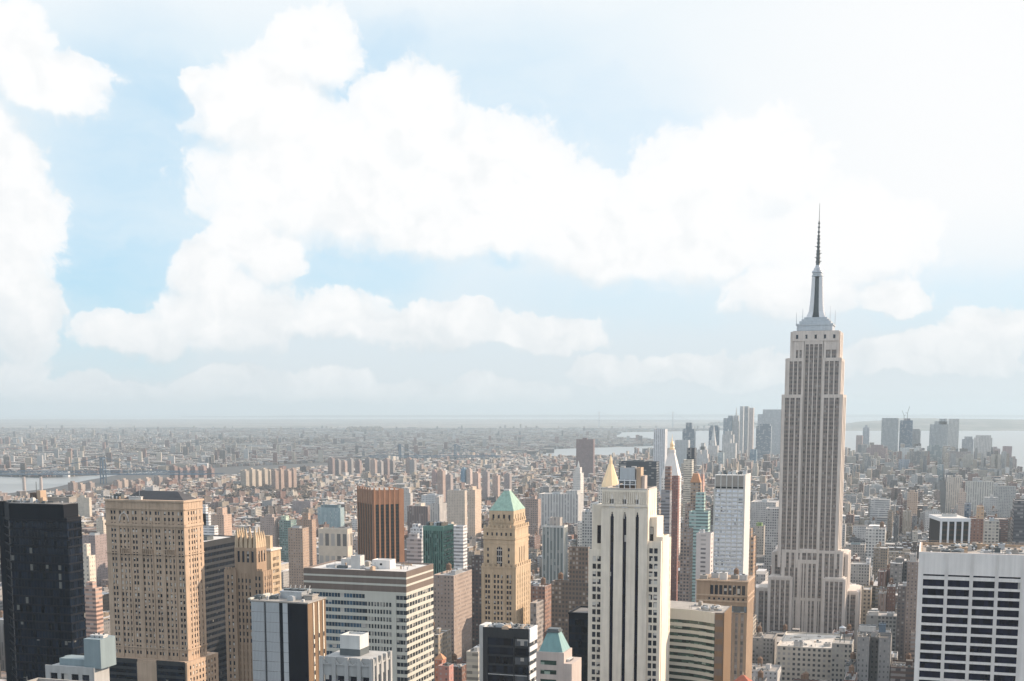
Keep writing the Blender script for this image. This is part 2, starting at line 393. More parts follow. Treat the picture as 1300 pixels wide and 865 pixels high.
class MB:
    def __init__(self):
        self.v = []; self.f = []; self.bay = []; self.col = []; self.roof = []; self.win = []
        self.c = (0.4, 0.4, 0.4); self.r = (0.3, 0.3, 0.3); self.w = (0.0, 0.0, 0.0); self.bs = (3.4, 3.6)
    def style(self, col, roof, win=(0.5, 0.5, 1.0), bs=(3.4, 3.6)):
        self.c, self.r, self.w, self.bs = col, roof, win, bs
    def face(self, pts, bay=None):
        i = len(self.v); n = len(pts)
        self.v.extend(pts); self.f.append(tuple(range(i, i + n)))
        self.bay.extend(bay if bay else [(0.0, 0.0, 0.0)] * n)
        self.col.append(self.c); self.roof.append(self.r); self.win.append(self.w)
    def wallface(self, a, b, z0, z1, off=0.0):
        """upright quad over plan points a -> b (outside on the right-hand side of a->b)"""
        L = math.hypot(b[0] - a[0], b[1] - a[1]); k = max(1, round(L / self.bs[0])); h = self.bs[1]
        v0 = off - (z1 - z0) / h
        self.face([(a[0], a[1], z0), (b[0], b[1], z0), (b[0], b[1], z1), (a[0], a[1], z1)],
                  [(0, 40 - (z1 - z0) / h, 0), (k, 40 - (z1 - z0) / h, 0), (k, 40, 0), (0, 40, 0)])
    def prism(self, pts, z0, z1, top=True, bottom=False):
        """pts counter-clockwise seen from above"""
        n = len(pts)
        for i in range(n):
            self.wallface(pts[i], pts[(i + 1) % n], z0, z1)
        if top: self.face([(p[0], p[1], z1) for p in pts])
        if bottom: self.face([(p[0], p[1], z0) for p in reversed(pts)])
    def box(self, x0, x1, y0, y1, z0, z1, bottom=False):
        self.prism([(x0, y0), (x1, y0), (x1, y1), (x0, y1)], z0, z1, True, bottom)
    def parapet_box(self, x0, x1, y0, y1, z0, z1, t=0.5, d=1.1):
        P = [(x0, y0), (x1, y0), (x1, y1), (x0, y1)]; Q = [(x0 + t, y0 + t), (x1 - t, y0 + t), (x1 - t, y1 - t), (x0 + t, y1 - t)]
        for i in range(4):
            j = (i + 1) % 4
            self.wallface(P[i], P[j], z0, z1)
            self.face([(*P[i], z1), (*P[j], z1), (*Q[j], z1), (*Q[i], z1)])
            w = self.w; self.w = (0, 0, 0)
            self.face([(*Q[i], z1), (*Q[j], z1), (*Q[j], z1 - d), (*Q[i], z1 - d)])
            self.w = w
        self.face([(*q, z1 - d) for q in Q])
    def frustum(self, pa, pb, z0, z1, top=True):
        n = len(pa)
        for i in range(n):
            j = (i + 1) % n
            self.face([(*pa[i], z0), (*pa[j], z0), (*pb[j], z1), (*pb[i], z1)])
        if top: self.face([(*p, z1) for p in pb])
    def ring(self, cx, cy, r, n=12, ph=0.0):
        return [(cx + r * math.cos(ph + 2 * math.pi * i / n), cy + r * math.sin(ph + 2 * math.pi * i / n)) for i in range(n)]
    def lathe(self, cx, cy, prof, n=12, ph=0.0):
        for (r0, z0), (r1, z1) in zip(prof[:-1], prof[1:]):
            self.frustum(self.ring(cx, cy, r0, n, ph), self.ring(cx, cy, r1, n, ph), z0, z1, False)
        self.face([(*p, prof[-1][1]) for p in self.ring(cx, cy, prof[-1][0], n, ph)])
    def fbox(self, fr, u0, u1, z0, z1, n0, n1):
        q = [fr.p(u, z, n) for (u, z, n) in ((u0, z0, n0), (u1, z0, n0), (u1, z0, n1), (u0, z0, n1), (u0, z1, n0), (u1, z1, n0), (u1, z1, n1), (u0, z1, n1))]
        flip = (fr.u[0] * fr.n[1] - fr.u[1] * fr.n[0]) < 0
        for f in ((0, 3, 2, 1), (4, 5, 6, 7), (0, 1, 5, 4), (1, 2, 6, 5), (2, 3, 7, 6), (3, 0, 4, 7)):
            p = [q[i] for i in f]
            self.face(p[::-1] if flip else p)
    def bar(self, a, b, w, h=None):
        a = Vector(a); b = Vector(b); d = (b - a).normalized(); h = h or w
        s = d.cross(Vector((0, 0, 1)))
        s = Vector((1, 0, 0)) if s.length < 1e-4 else s.normalized()
        q = s.cross(d)
        c = [a - s * w / 2 - q * h / 2, a + s * w / 2 - q * h / 2, a + s * w / 2 + q * h / 2, a - s * w / 2 + q * h / 2]
        e = [p + (b - a) for p in c]
        A = [tuple(p) for p in c]; B = [tuple(p) for p in e]
        for i in range(4):
            j = (i + 1) % 4
            self.face([A[j], A[i], B[i], B[j]])
        self.face(A); self.face(B[::-1])
    def build(self, name, mat, parent=None, attrs=False):
        off = tuple(parent.matrix_basis.translation) if parent is not None else (0, 0, 0)
        if parent is not None and parent.parent is not None:
            q = parent.parent
            while q is not None:
                off = tuple(off[k] + q.matrix_basis.translation[k] for k in range(3)); q = q.parent
        me = bpy.data.meshes.new(name)
        me.from_pydata([(p[0] - off[0], p[1] - off[1], p[2] - off[2]) for p in self.v], [], self.f)
        if attrs:
            def fa(nm, dat):
                a = me.attributes.new(nm, 'FLOAT_COLOR', 'FACE')
                ar = np.ones((len(dat), 4), dtype=np.float32); ar[:, :3] = np.array(dat, dtype=np.float32)
                a.data.foreach_set('color', ar.ravel())
            fa('col', self.col); fa('roof', self.roof); fa('win', self.win)
            a = me.attributes.new('bay', 'FLOAT_VECTOR', 'CORNER')
            a.data.foreach_set('vector', np.array(self.bay, dtype=np.float32).ravel())
        me.materials.append(MATS[mat] if isinstance(mat, str) else mat)
        o = bpy.data.objects.new(name, me)
        COL.objects.link(o)
        if parent is not None: o.parent = parent
        return o

def thing(name, label, cat, loc, group=None):
    o = bpy.data.objects.new(name, None)
    COL.objects.link(o)
    o.location = loc; o.empty_display_size = 5
    o['label'] = label; o['category'] = cat
    if group: o['group'] = group
    return o

class Box: pass
def boxpx(xl, xr, y, F, xb=None, depth=30.0):
    """a grid-aligned block: front face between columns xl and xr, top at row y, F metres ahead; xb = column of its rear corner"""
    b = Box()
    p = at_forward(xr, y, F); Y = p.y
    b.y0 = Y; b.x1 = p.x; b.z = p.z
    b.x0 = on_y(xl, y, Y).x
    if xb is not None:
        X = b.x1 if xb > xr else b.x0
        lo, hi = Y + 4, Y + 400
        for _ in range(40):
            m_ = (lo + hi) / 2
            x = project((X, m_, b.z))[0]
            if (x < xb) == (xb > xr): lo = m_
            else: hi = m_
        depth = min(max(lo - Y, 8), 75)
    b.y1 = Y + depth
    b.w = b.x1 - b.x0; b.d = b.y1 - b.y0
    b.cx = (b.x0 + b.x1) / 2; b.cy = (b.y0 + b.y1) / 2
    return b
def front(b): return Fr(b.x0, b.y0, 1, 0, 0, -1)
def right(b): return Fr(b.x1, b.y0, 0, 1, 1, 0)
def left(b): return Fr(b.x0, b.y0, 0, 1, -1, 0)
def zpx(b, px, py):
    return on_y(px, py, b.y0).z
def upx(b, px, py):
    return on_y(px, py, b.y0).x - b.x0

# windows: up to 96 of a building's windows are objects, the rest one mass
WIN = {}
def put_windows(root, fr, rects, mat, name='window', n0=0.02, n1=0.14):
    st = WIN.setdefault(root.name, {'n': 0, 'protos': {}, 'rest': MB(), 'mat': mat, 'root': root, 'name': name})
    L = root.location
    for (u0, u1, z0, z1) in rects:
        if st['n'] >= 96:
            st['rest'].fbox(fr, u0, u1, z0, z1, n0, n1); continue
        st['n'] += 1
        key = (round(u1 - u0, 2), round(z1 - z0, 2), fr.n, fr.u, mat)
        pr = st['protos'].get(key)
        p = fr.p((u0 + u1) / 2, z0, 0)
        if pr is None:
            mb = MB(); hw = (u1 - u0) / 2
            mb.fbox(Fr(L.x, L.y, *fr.u, *fr.n), -hw, hw, 0, z1 - z0, n0, n1)
            o = mb.build(name, mat, root)
            st['protos'][key] = o
        else:
            o = pr.copy(); COL.objects.link(o); o.parent = root
        o.location = (p[0] - L.x, p[1] - L.y, p[2])
def finish_windows():
    for st in WIN.values():
        if st['rest'].v:
            o = st['rest'].build(st['name'], st['mat'], st['root']); o['kind'] = 'stuff'

def grid(mb, fr, u0, u1, z0, z1, cols, rows, t=0.45, sp=0.0):
    """wall layer of thickness t with openings at cols x rows; returns the openings from the top row down"""
    e = u0
    cols = sorted(cols)
    for (a, b_) in cols:
        if a > e + 1e-3: mb.fbox(fr, e, a, z0, z1, 0, t)
        zz = z0
        for (c, d) in sorted(rows):
            if c > zz + 1e-3: mb.fbox(fr, a, b_, zz, c, 0, t - sp)
            zz = d
        if z1 > zz + 1e-3: mb.fbox(fr, a, b_, zz, z1, 0, t - sp)
        e = b_
    if u1 > e + 1e-3: mb.fbox(fr, e, u1, z0, z1, 0, t)
    return [(a, b_, c, d) for (c, d) in sorted(rows, reverse=True) for (a, b_) in cols]
def rows_of(z0, z1, pitch, h):
    n = int((z1 - z0) / pitch); k = []
    for i in range(n):
        z = z1 - (i + 1) * pitch + (pitch - h) / 2
        k.append((z, z + h))
    return k
def even(u0, u1, n, w):
    p = (u1 - u0) / n
    return [(u0 + p * (i + .5) - w / 2, u0 + p * (i + .5) + w / 2) for i in range(n)]
def bands(root, wall, fr, u0, u1, rows, z0, z1, mat, mull=0.0, t=0.4, name='window_band', mw=0.25, tm=None):
    """spandrels in the wall mesh, one window band part per storey"""
    zz = z0
    for (a, b_) in sorted(rows):
        if a > zz + 1e-3: wall.fbox(fr, u0, u1, zz, a, 0, t)
        zz = b_
        m2 = MB(); m2.fbox(fr, u0, u1, a, b_, 0.02, 0.12); m2.build(name, mat, root)
        if mull:
            k = max(1, int((u1 - u0) / mull))
            for i in range(1, k):
                u = u0 + (u1 - u0) * i / k
                wall.fbox(fr, u - mw / 2, u + mw / 2, a, b_, 0.12, tm or t * 0.7)
    if z1 > zz + 1e-3: wall.fbox(fr, u0, u1, zz, z1, 0, t)

def cooling_unit(root, x, y, z, w, d, h, mat='steel', name='rooftop_unit'):
    mb = MB(); mb.box(x - w / 2, x + w / 2, y - d / 2, y + d / 2, z, z + h)
    mb.box(x - w / 2 - .2, x + w / 2 + .2, y - d / 2 - .2, y + d / 2 + .2, z + h + .003, z + h + .35, True)
    o = mb.build(name, mat, root)
    for k in range(min(3, max(1, int(w / 2.5)))):
        cx = x - w / 2 + w * (k + .5) / min(3, max(1, int(w / 2.5)))
        m2 = MB(); m2.lathe(cx, y, [(min(w, d) * .22, z + h + .353), (min(w, d) * .25, z + h + .9)], 10); m2.build('fan', 'dark_steel', o)
    return o
def roof_clutter(root, x0, x1, y0, y1, z, n, seed):
    """ducts, pipes, small fans and hatches scattered over a roof"""
    r = random.Random(seed)
    for i in range(n):
        x, y = r.uniform(x0, x1), r.uniform(y0, y1); k = r.random(); m2 = MB(); mt = r.choice(['steel', 'pale_roof', 'dark_steel', 'gravel_roof', 'tan_stone'])
        if k < .35:
            L = r.uniform(2, 7); e = (min(x + L, x1), y) if r.random() < .5 else (x, min(y + L, y1))
            m2.bar((x, y, z + .5), (e[0] + .01, e[1], z + .5), r.uniform(.4, .9)); m2.build('duct', mt, root)
        elif k < .6:
            m2.lathe(x, y, [(.35, z), (.35, z + .9), (.6, z + 1.0), (.5, z + 1.4), (.1, z + 1.6)], 8); m2.build('vent', mt, root)
        elif k < .8:
            a, c, h = r.uniform(.7, 2), r.uniform(.7, 2), r.uniform(.5, 2.2)
            m2.box(x - a, x + a, y - c, y + c, z, z + h); m2.box(x - a * .6, x + a * .6, y - c * .6, y + c * .6, z + h, z + h + .3); m2.build('rooftop_unit', mt, root)
        else:
            m2.bar((x, y, z), (x, y, z + r.uniform(1.5, 4)), .14); m2.build('pole', 'dark_steel', root)
    for i in range(max(2, n // 4)):
        a, c = r.uniform(1.5, 4), r.uniform(1.5, 4); x, y = r.uniform(x0 + a, max(x0 + a, x1 - a)), r.uniform(y0 + c, max(y0 + c, y1 - c))
        m2 = MB(); m2.prism([(x + a * r.uniform(.6, 1) * math.cos(q * .785), y + c * r.uniform(.6, 1) * math.sin(q * .785)) for q in range(8)], z + .004 + i * .004, z + .006 + i * .004); m2.build('roof_patch', r.choice(['tar_roof', 'gravel_roof', 'pale_roof']), root)
def water_tank(root, x, y, z, s=1.0):
    mb = MB()
    for a in (-1, 1):
        for c in (-1, 1):
            mb.bar((x + a * 1.3 * s, y + c * 1.3 * s, z), (x + a * 1.3 * s, y + c * 1.3 * s, z + 2.6 * s), .3 * s)
    mb.lathe(x, y, [(2.0 * s, z + 2.6 * s), (1.95 * s, z + 6.2 * s), (2.15 * s, z + 6.2 * s), (0.1, z + 7.9 * s)], 12)
    return mb.build('water_tank', 'timber', root)
# ------------------------------------------------------------------ setting: water, land, hills, air
def flat(name, pts, z, mat, kind='structure', base=None):
    mb = MB()
    mb.face([(x, y, z) for x, y in pts])
    if base is not None:
        n = len(pts)
        for i in range(n):
            a, b_ = pts[i], pts[(i + 1) % n]
            mb.face([(*a, base), (*b_, base), (*b_, z), (*a, z)])
    o = mb.build(name, mat); o['kind'] = kind
    return o
def gp(px, py):
    p = on_ground(px, py); return (p.x, p.y)
flat('water', MB().ring(0, 0, 70000, 64), 0.0, 'water')
GZ = 3.0
shore = [(-400, 650), (-120, 636), (0, 629), (65, 621), (110, 611), (150, 604), (215, 600), (250, 596), (400, 588), (560, 582), (640, 579.5), (700, 584), (850, 579), (960, 573), (1080, 575), (1180, 584), (1262, 596), (1300, 608), (1500, 640)]
manh = [gp(*p) for p in shore]
ml = [(-3500.0, -900.0), (3200.0, -900.0)] + manh[::-1]
flat('ground', ml, GZ, 'city_ground', base=-1)
bk = [(-900, 640), (-200, 613), (0, 605), (58, 607), (130, 603), (215, 597), (400, 589), (560, 583), (690, 577), (705, 570), (835, 566), (838, 560), (775, 557), (790, 549), (900, 547), (1010, 541.5), (1000, 535.5), (900, 533.2), (600, 532.6), (200, 532.6), (-300, 533), (-900, 536)]
bkp = [gp(*p) for p in bk]
flat('ground', bkp[::-1], GZ + .8, 'city_ground', base=-1)

def hill_range(name, px0, px1, py_base, F, tops, thick, seed):
    """a low ridge: tops = [(px, row of the crest)]"""
    rnd = random.Random(seed)
    mb = MB(); n = 90
    prev = None
    for i in range(n + 1):
        px = px0 + (px1 - px0) * i / n
        for (a, b_) in zip(tops[:-1], tops[1:]):
            if a[0] <= px <= b_[0]:
                k = (px - a[0]) / (b_[0] - a[0]); py = a[1] + (b_[1] - a[1]) * (k * k * (3 - 2 * k))
        p = at_forward(px, py, F + thick * .5)
        q0 = at_forward(px, py, F); q2 = at_forward(px, py, F + thick)
        h = max(p.z + rnd.uniform(-1, 1) * F * 1.2e-4, 6)
        row = [(q0.x, q0.y, -1), (q0.x + (p.x - q0.x) * .5, q0.y + (p.y - q0.y) * .5, h * .72), (p.x, p.y, h), (q2.x, q2.y, h * .5), (q2.x * 1.03, q2.y * 1.03, -1)]
        if prev:
            for a in range(4):
                mb.face([prev[a], row[a], row[a + 1], prev[a + 1]])
        prev = row
    o = mb.build(name, 'wooded_hill'); o['kind'] = 'structure'
hill_range('hills', 1060, 1700, 546, 15500, [(1060, 539), (1100, 535), (1150, 531), (1230, 532), (1330, 533), (1700, 529)], 6000, 1)
hill_range('hills', 850, 1062, 540, 19500, [(850, 540.0), (880, 537.8), (960, 537.0), (1062, 536)], 2500, 2)
hill_range('hills', 230, 1500, 531, 42000, [(230, 529.6), (280, 528.8), (420, 527.3), (700, 526.8), (940, 526.3), (1500, 527)], 6000, 3)

hb = MB()
hb.prism(hb.ring(0, 0, 62000, 12), -2.0, 462.0, True, True)
m, t, b = bsdf_mat('air')
t.nt.nodes.remove(b)
pv = t.n('ShaderNodeVolumePrincipled')
pv.inputs['Color'].default_value = (0.52, 0.635, 0.715, 1)
pv.inputs['Density'].default_value = 5.2e-5
pv.inputs['Anisotropy'].default_value = 0.1
mo = [n for n in t.nt.nodes if n.type == 'OUTPUT_MATERIAL'][0]
t.nt.links.new(pv.outputs[0], mo.inputs['Volume'])
hz = hb.build('haze', 'air'); hz['kind'] = 'stuff'

# ------------------------------------------------------------------ the tall spired skyscraper
def spired_skyscraper():
    F = 1200.0
    p = at_forward(1030, 640, F); Y0 = p.y; cx = p.x; S = F / FPX
    root = thing('skyscraper', 'very tall limestone skyscraper with stepped shoulders, silver mast and needle spire', 'skyscraper', (cx, Y0 + 25, GZ))
    root.location.z = 0
    zs = lambda y: on_y(1032, y, Y0).z
    def stripes(wall, b, z0, z1, bays, pier=2.3, thin=1.15, t=0.9, faces='frl', top=2.6):
        """bays: number of window strips in each bay"""
        for f in faces:
            fr = {'f': front(b), 'r': right(b), 'l': left(b)}[f]
            L = b.w if f == 'f' else b.d
            bb = bays if f == 'f' else [2, 2] if L > 18 else [2]
            if f != 'f': pier = min(L * .2, 7.0)
            n = sum(bb); solid = pier * (len(bb) + 1) + thin * (n - len(bb)); sw = (L - solid) / n
            if sw < 0.8: continue
            u = -t if f == 'f' else 0.0; e = pier
            edges = []
            uu = 0.0
            for k in bb:
                uu += pier
                for i in range(k):
                    edges.append((uu, uu + sw)); uu += sw + (thin if i < k - 1 else 0)
            last = -t if f == 'f' else 0.0
            end = L + t if f == 'f' else L
            for (a, c) in edges:
                wall.fbox(fr, last, a, z0, z1, 0, t)
                wall.fbox(fr, a, c, z1 - top, z1, 0, t * .8)
                m2 = MB(); m2.fbox(fr, a, c, z0, z1 - top, 0.02, 0.12); m2.build('window_strip', 'strip_glass', root)
                last = c
            wall.fbox(fr, last, end, z0, z1, 0, t)
    def block(xl, xr, y, dy0, d, zb):
        b = Box(); b.y0 = Y0 + dy0; b.y1 = b.y0 + d
        k = 1 + dy0 / 1250.0
        ref = lambda x: on_y(x, y, b.y0).x
        b.x0, b.x1 = ref(xl), ref(xr); b.z = on_y(xr, y, b.y0).z; b.zb = zb
        b.w = b.x1 - b.x0; b.d = d; b.cx = (b.x0 + b.x1) / 2; b.cy = (b.y0 + b.y1) / 2
        return b
    def put(b, bays, faces='frl', **k):
        w = MB(); w.box(b.x0, b.x1, b.y0, b.y1, b.zb, b.z)
        stripes(w, b, b.zb, b.z, bays, faces=faces, **k)
        w.box(b.x0 + 1, b.x1 - 1, b.y0 + 1, b.y1 - 1, b.z, b.z + .8)
        w.build('wall', 'limestone', root)
    def put_notched(b, zb, dep):
        w = MB(); xa, xc = b.x0 + b.w * .335, b.x0 + b.w * .665
        w.prism([(b.x0, b.y0), (xa, b.y0), (xa, b.y0 + dep), (xc, b.y0 + dep), (xc, b.y0), (b.x1, b.y0), (b.x1, b.y1), (b.x0, b.y1)], zb, b.z)
        stripes(w, b, zb, b.z, [3, 4, 3], faces='rl')
        w.build('wall', 'limestone', root)
    z_a, z_b, z_c, z_d = zs(420), zs(454.5), zs(501), zs(705)
    b_ = block(1005, 1066, 420.5, 4.6, 38, z_b - 2); put(b_, [2, 4, 2], faces='rl', pier=2.2)
    b_ = block(998.5, 1067.5, 454.5, 2, 41, z_c - 2); put_notched(b_, z_c - 2, 2.4)
    bs_ = block(993.7, 1069.3, 501, 0, 46, z_d - 12)
    put_notched(bs_, z_d - 12, 4.2)
    # the north front: three bays rising to different heights, the middle one recessed
    b = block(993.7, 1069.3, 501, 0, 46, 0)
    w = MB()
    fr = front(b)
    bw = b.w
    def bay(u0, u1, z0, z1, n, off, pier, t=1.0, top=3.0, arch=False):
        sw = (u1 - u0 - 2 * pier - (n - 1) * 1.0) / n
        e = u0
        for i in range(n):
            a = u0 + pier + i * (sw + 1.0); c = a + sw
            w.fbox(fr, e, a, z0, z1, off - .5, off + t); e = c
            w.fbox(fr, a, c, z1 - top, z1, off - .5, off + t * .8)
            m2 = MB(); m2.fbox(fr, a, c, z0, z1 - top, off - .4, off + .05); m2.build('window_strip', 'strip_glass', root)
        w.fbox(fr, e, u1, z0, z1, off - .5, off + t)
    cA, cB = bw * .345, bw * .655
    # middle bay up to the crown
    bay(cA + .01, cB - .01, z_d - 12, z_a - 5, 4, -3.2, .8, top=7)
    # side bays, with the two outer shoulders set back
    bay(0, cA, z_d - 12, z_c, 3, .5, 2.3)
    bay(cB, bw, z_d - 12, z_c, 3, .5, 2.3)
    bay(3.6, cA - .2, z_c - .2, z_b, 3, -1.6, 1.8)
    bay(cB + .2, bw - 2.2, z_c - .2, z_b, 3, -1.6, 1.8)
    bay(8.6, cA - .5, z_b - .2, z_a - 9, 2, -3.6, 2.0, top=8)
    bay(cB + .5, bw - 4.6, z_b - .2, z_a - 9, 2, -3.6, 2.0, top=8)
    w.build('wall', 'limestone', root)
    # crown parapet with small openings
    cb = block(1006.5, 1065.5, 420, 3, 39, z_a - 10)
    w = MB(); w.fbox(front(cb), 0, cb.w, z_a - 9, z_a, .2, .9)
    w.box(cb.x0, cb.x1, cb.y0, cb.y1, z_a - 9, z_a)
    w.build('parapet', 'limestone', root)
    for i in range(5):
        u = cb.w * (i + .5) / 5
        m2 = MB(); m2.fbox(front(cb), u - 1, u + 1, z_a - 7, z_a - 3.4, .9, .98); m2.build('window', 'window_glass', root)
    # lower wings and base
    put(block(976.5, 1005, 733.5, -6, 26, 0), [4], pier=1.7)
    put(block(1045.5, 1072.5, 735.5, -6, 26, 0), [4], pier=1.7)
    put(block(981, 1076, 704, 12, 40, 0), [3, 4, 3], faces='frl')
    put(block(961, 1089, 752, 18, 50, 0), [4, 8, 4], pier=1.9)
    mid = block(1014, 1038, 711.5, -1.5, 20, 0)
    put(mid, [4], pier=1.5, top=3.4)
    put(block(1005, 1045.5, 760, -1, 18, 0), [2, 2, 2, 2], pier=1.6)
    # flanking recess strips beside the middle bay
    lo = block(993.7, 1069.3, 700, -.8, 10, 0)
    put(lo, [3, 4, 3])
    # observation tiers and mast
    mx_, my = cb.cx, cb.y0 + cb.d / 2
    tier = MB()
    mxp = lambda x: on_y(x, 410, my).x
    zt = lambda y: on_y(1036, y, my).z
    cmx = mxp(1036.2)
    for (xa, xb_, ya, yb_, dd) in ((1013.8, 1058.5, 421, 414.5, 15), (1012.6, 1059.4, 414.5, 412.2, 15.6), (1016.5, 1056, 412.2, 408.8, 13), (1019, 1053.5, 408.8, 406.2, 11.5), (1022, 1051, 406.2, 403.8, 10)):
        tier.box(mxp(xa), mxp(xb_), my - dd, my + dd, zt(ya), zt(yb_))
    tier.build('observation_deck', 'steel', root)
    # square-shouldered mast with four fins and a dark glass strip on each face
    ms = MB()
    zr = [403.8, 396, 385, 372, 360, 352]
    hw = [8.4, 6.4, 5.6, 5.1, 4.8, 4.6]
    for i in range(5):
        z0, z1 = zt(zr[i]), zt(zr[i + 1]); a, c = hw[i], hw[i + 1]
        for (sx, sy) in ((1, 1), (1, -1), (-1, 1), (-1, -1)):
            def sq(r, q):
                xs = sorted((cmx + sx * r, cmx + sx * r * .38)); ys = sorted((my + sy * r, my + sy * r * .38))
                return [(xs[0], ys[0]), (xs[1], ys[0]), (xs[1], ys[1]), (xs[0], ys[1])]
            ms.frustum(sq(a, 0), sq(c, 0), z0, z1)
    ms.build('mast', 'white_panel', root)
    core = MB()
    core.frustum([(cmx - 3.4, my - 3.4), (cmx + 3.4, my - 3.4), (cmx + 3.4, my + 3.4), (cmx - 3.4, my + 3.4)], [(cmx - 2.4, my - 2.4), (cmx + 2.4, my - 2.4), (cmx + 2.4, my + 2.4), (cmx - 2.4, my + 2.4)], zt(403.8), zt(352))
    core.build('mast_glazing', 'dark_steel', root)
    cap = MB()
    cap.lathe(cmx, my, [(4.2, zt(352)), (5.2, zt(351.5)), (5.2, zt(349.8)), (4.6, zt(349.2)), (4.6, zt(347)), (5.3, zt(346.5)), (5.0, zt(344.5)), (3.7, zt(343)), (3.4, zt(341)), (2.6, zt(339.5)), (1.9, zt(337))], 20)
    cap.build('dome', 'steel', root)
    an = MB()
    an.lathe(cmx, my, [(1.9, zt(339)), (1.6, zt(318)), (1.2, zt(317.5)), (1.05, zt(300)), (0.7, zt(299)), (0.55, zt(281)), (0.3, zt(280)), (0.15, zt(258.5))], 8)
    for k, y in enumerate((334, 329, 324, 320, 315, 310, 305, 301, 296, 290, 285)):
        r = 2.3 - k * .13
        an.lathe(cmx, my, [(r * .6, zt(y)), (r, zt(y - .8)), (r, zt(y - 1.7)), (r * .6, zt(y - 2.3))], 8)
    for (sx, sy, y) in ((1, 0, 332), (-1, 0, 327), (1, 0, 322), (-1, 0, 313)):
        an.bar((cmx, my, zt(y)), (cmx + sx * 3.2, my, zt(y)), .4)
    an.build('antenna', 'dark_steel', root)
    for (dxx, hh) in ((-17, 6), (-11.5, 9), (13, 11), (17.5, 7), (8.5, 6)):
        a = MB(); a.lathe(cmx + dxx, my - 9, [(.3, zt(414)), (.12, zt(414) + hh + 6)], 6); a.build('antenna_mast', 'steel', root)
spired_skyscraper()

# ------------------------------------------------------------------ the near towers, from the east (left) to the west
def black_tower():
    F = 560.0
    b = boxpx(11, 80.5, 641, F, xb=99)
    root = thing('office_tower', 'black glass office tower with a chamfered corner beside the tan gothic block', 'office tower', (b.cx, b.cy, 0))
    pl = [(b.x0 - 14, b.y1), (b.x0 - 14, b.y0 + 13), (b.x0, b.y0), (b.x1, b.y0), (b.x1, b.y1)]
    w = MB(); zl = on_y(80, 658, b.y0).z
    low = [(b.x0 - 14, b.y1), (b.x0 - 14, b.y0 + 13), (b.x0, b.y0), (b.x1 + 1.3, b.y0), (b.x1 + 1.3, b.y1)]
    w.prism(low, 0, zl)
    w.prism(pl, zl, b.z)
    frs = [(Fr(b.x0, b.y0, 1, 0, 0, -1), b.w + 1.3), (Fr(b.x1 + 1.3, b.y0, 0, 1, 1, 0), b.d)]
    L = math.hypot(14, 13); frs.append((Fr(b.x0 - 14, b.y0 + 13, 14 / L, -13 / L, -13 / L, -14 / L), L))
    z = zl - 1
    n = 0
    while z > 70:
        for fr, ln in frs:
            w.fbox(fr, 0.05, ln - .05, z - .75, z, 0, .22)
            m2 = MB(); m2.fbox(fr, .05, ln - .05, z - 3.7, z - .75, .02, .08); m2.build('window_band', 'black_glass', root)
        z -= 3.7; n += 1
    for fr, ln in frs:
        for i in range(1, int(ln / 1.6)):
            w.fbox(fr, i * 1.6 - .08, i * 1.6 + .08, 70, zl - 1, .08, .18)
    w.fbox(frs[0][0], 0, b.w, b.z - 2.2, b.z - .4, 0, .12)
    w.build('wall', 'black_panel', root)
    r = MB(); r.prism([(x + (.8 if x < b.cx else -.8), y + (.8 if y < b.cy else -.8)) for x, y in pl], b.z + .003, b.z + .15); r.build('roof', 'tar_roof', root)
    m2 = MB(); m2.box(b.x0 + 5, b.x0 + 8.5, b.y0 + 8, b.y0 + 12, b.z, b.z + 4.2); m2.build('rooftop_unit', 'dark_brick', root)
    m2 = MB(); m2.box(b.x0 + 8.6, b.x0 + 10.5, b.y0 + 8, b.y0 + 12, b.z, b.z + 5.2); m2.build('rooftop_unit', 'tan_stone', root)
    cooling_unit(root, b.x0 + 17, b.y0 + 14, b.z, 11, 5, 2.0, 'gravel_roof')
    roof_clutter(root, b.x0 - 6, b.x1 - 3, b.y0 + 3, b.y1 - 3, b.z + .15, 18, 5)
    m2 = MB(); m2.bar((b.x0 + 7, b.y0 + 10, b.z + 4), (b.x0 + 7, b.y0 + 10, b.z + 9), .2); m2.build('antenna', 'dark_steel', root)
black_tower()

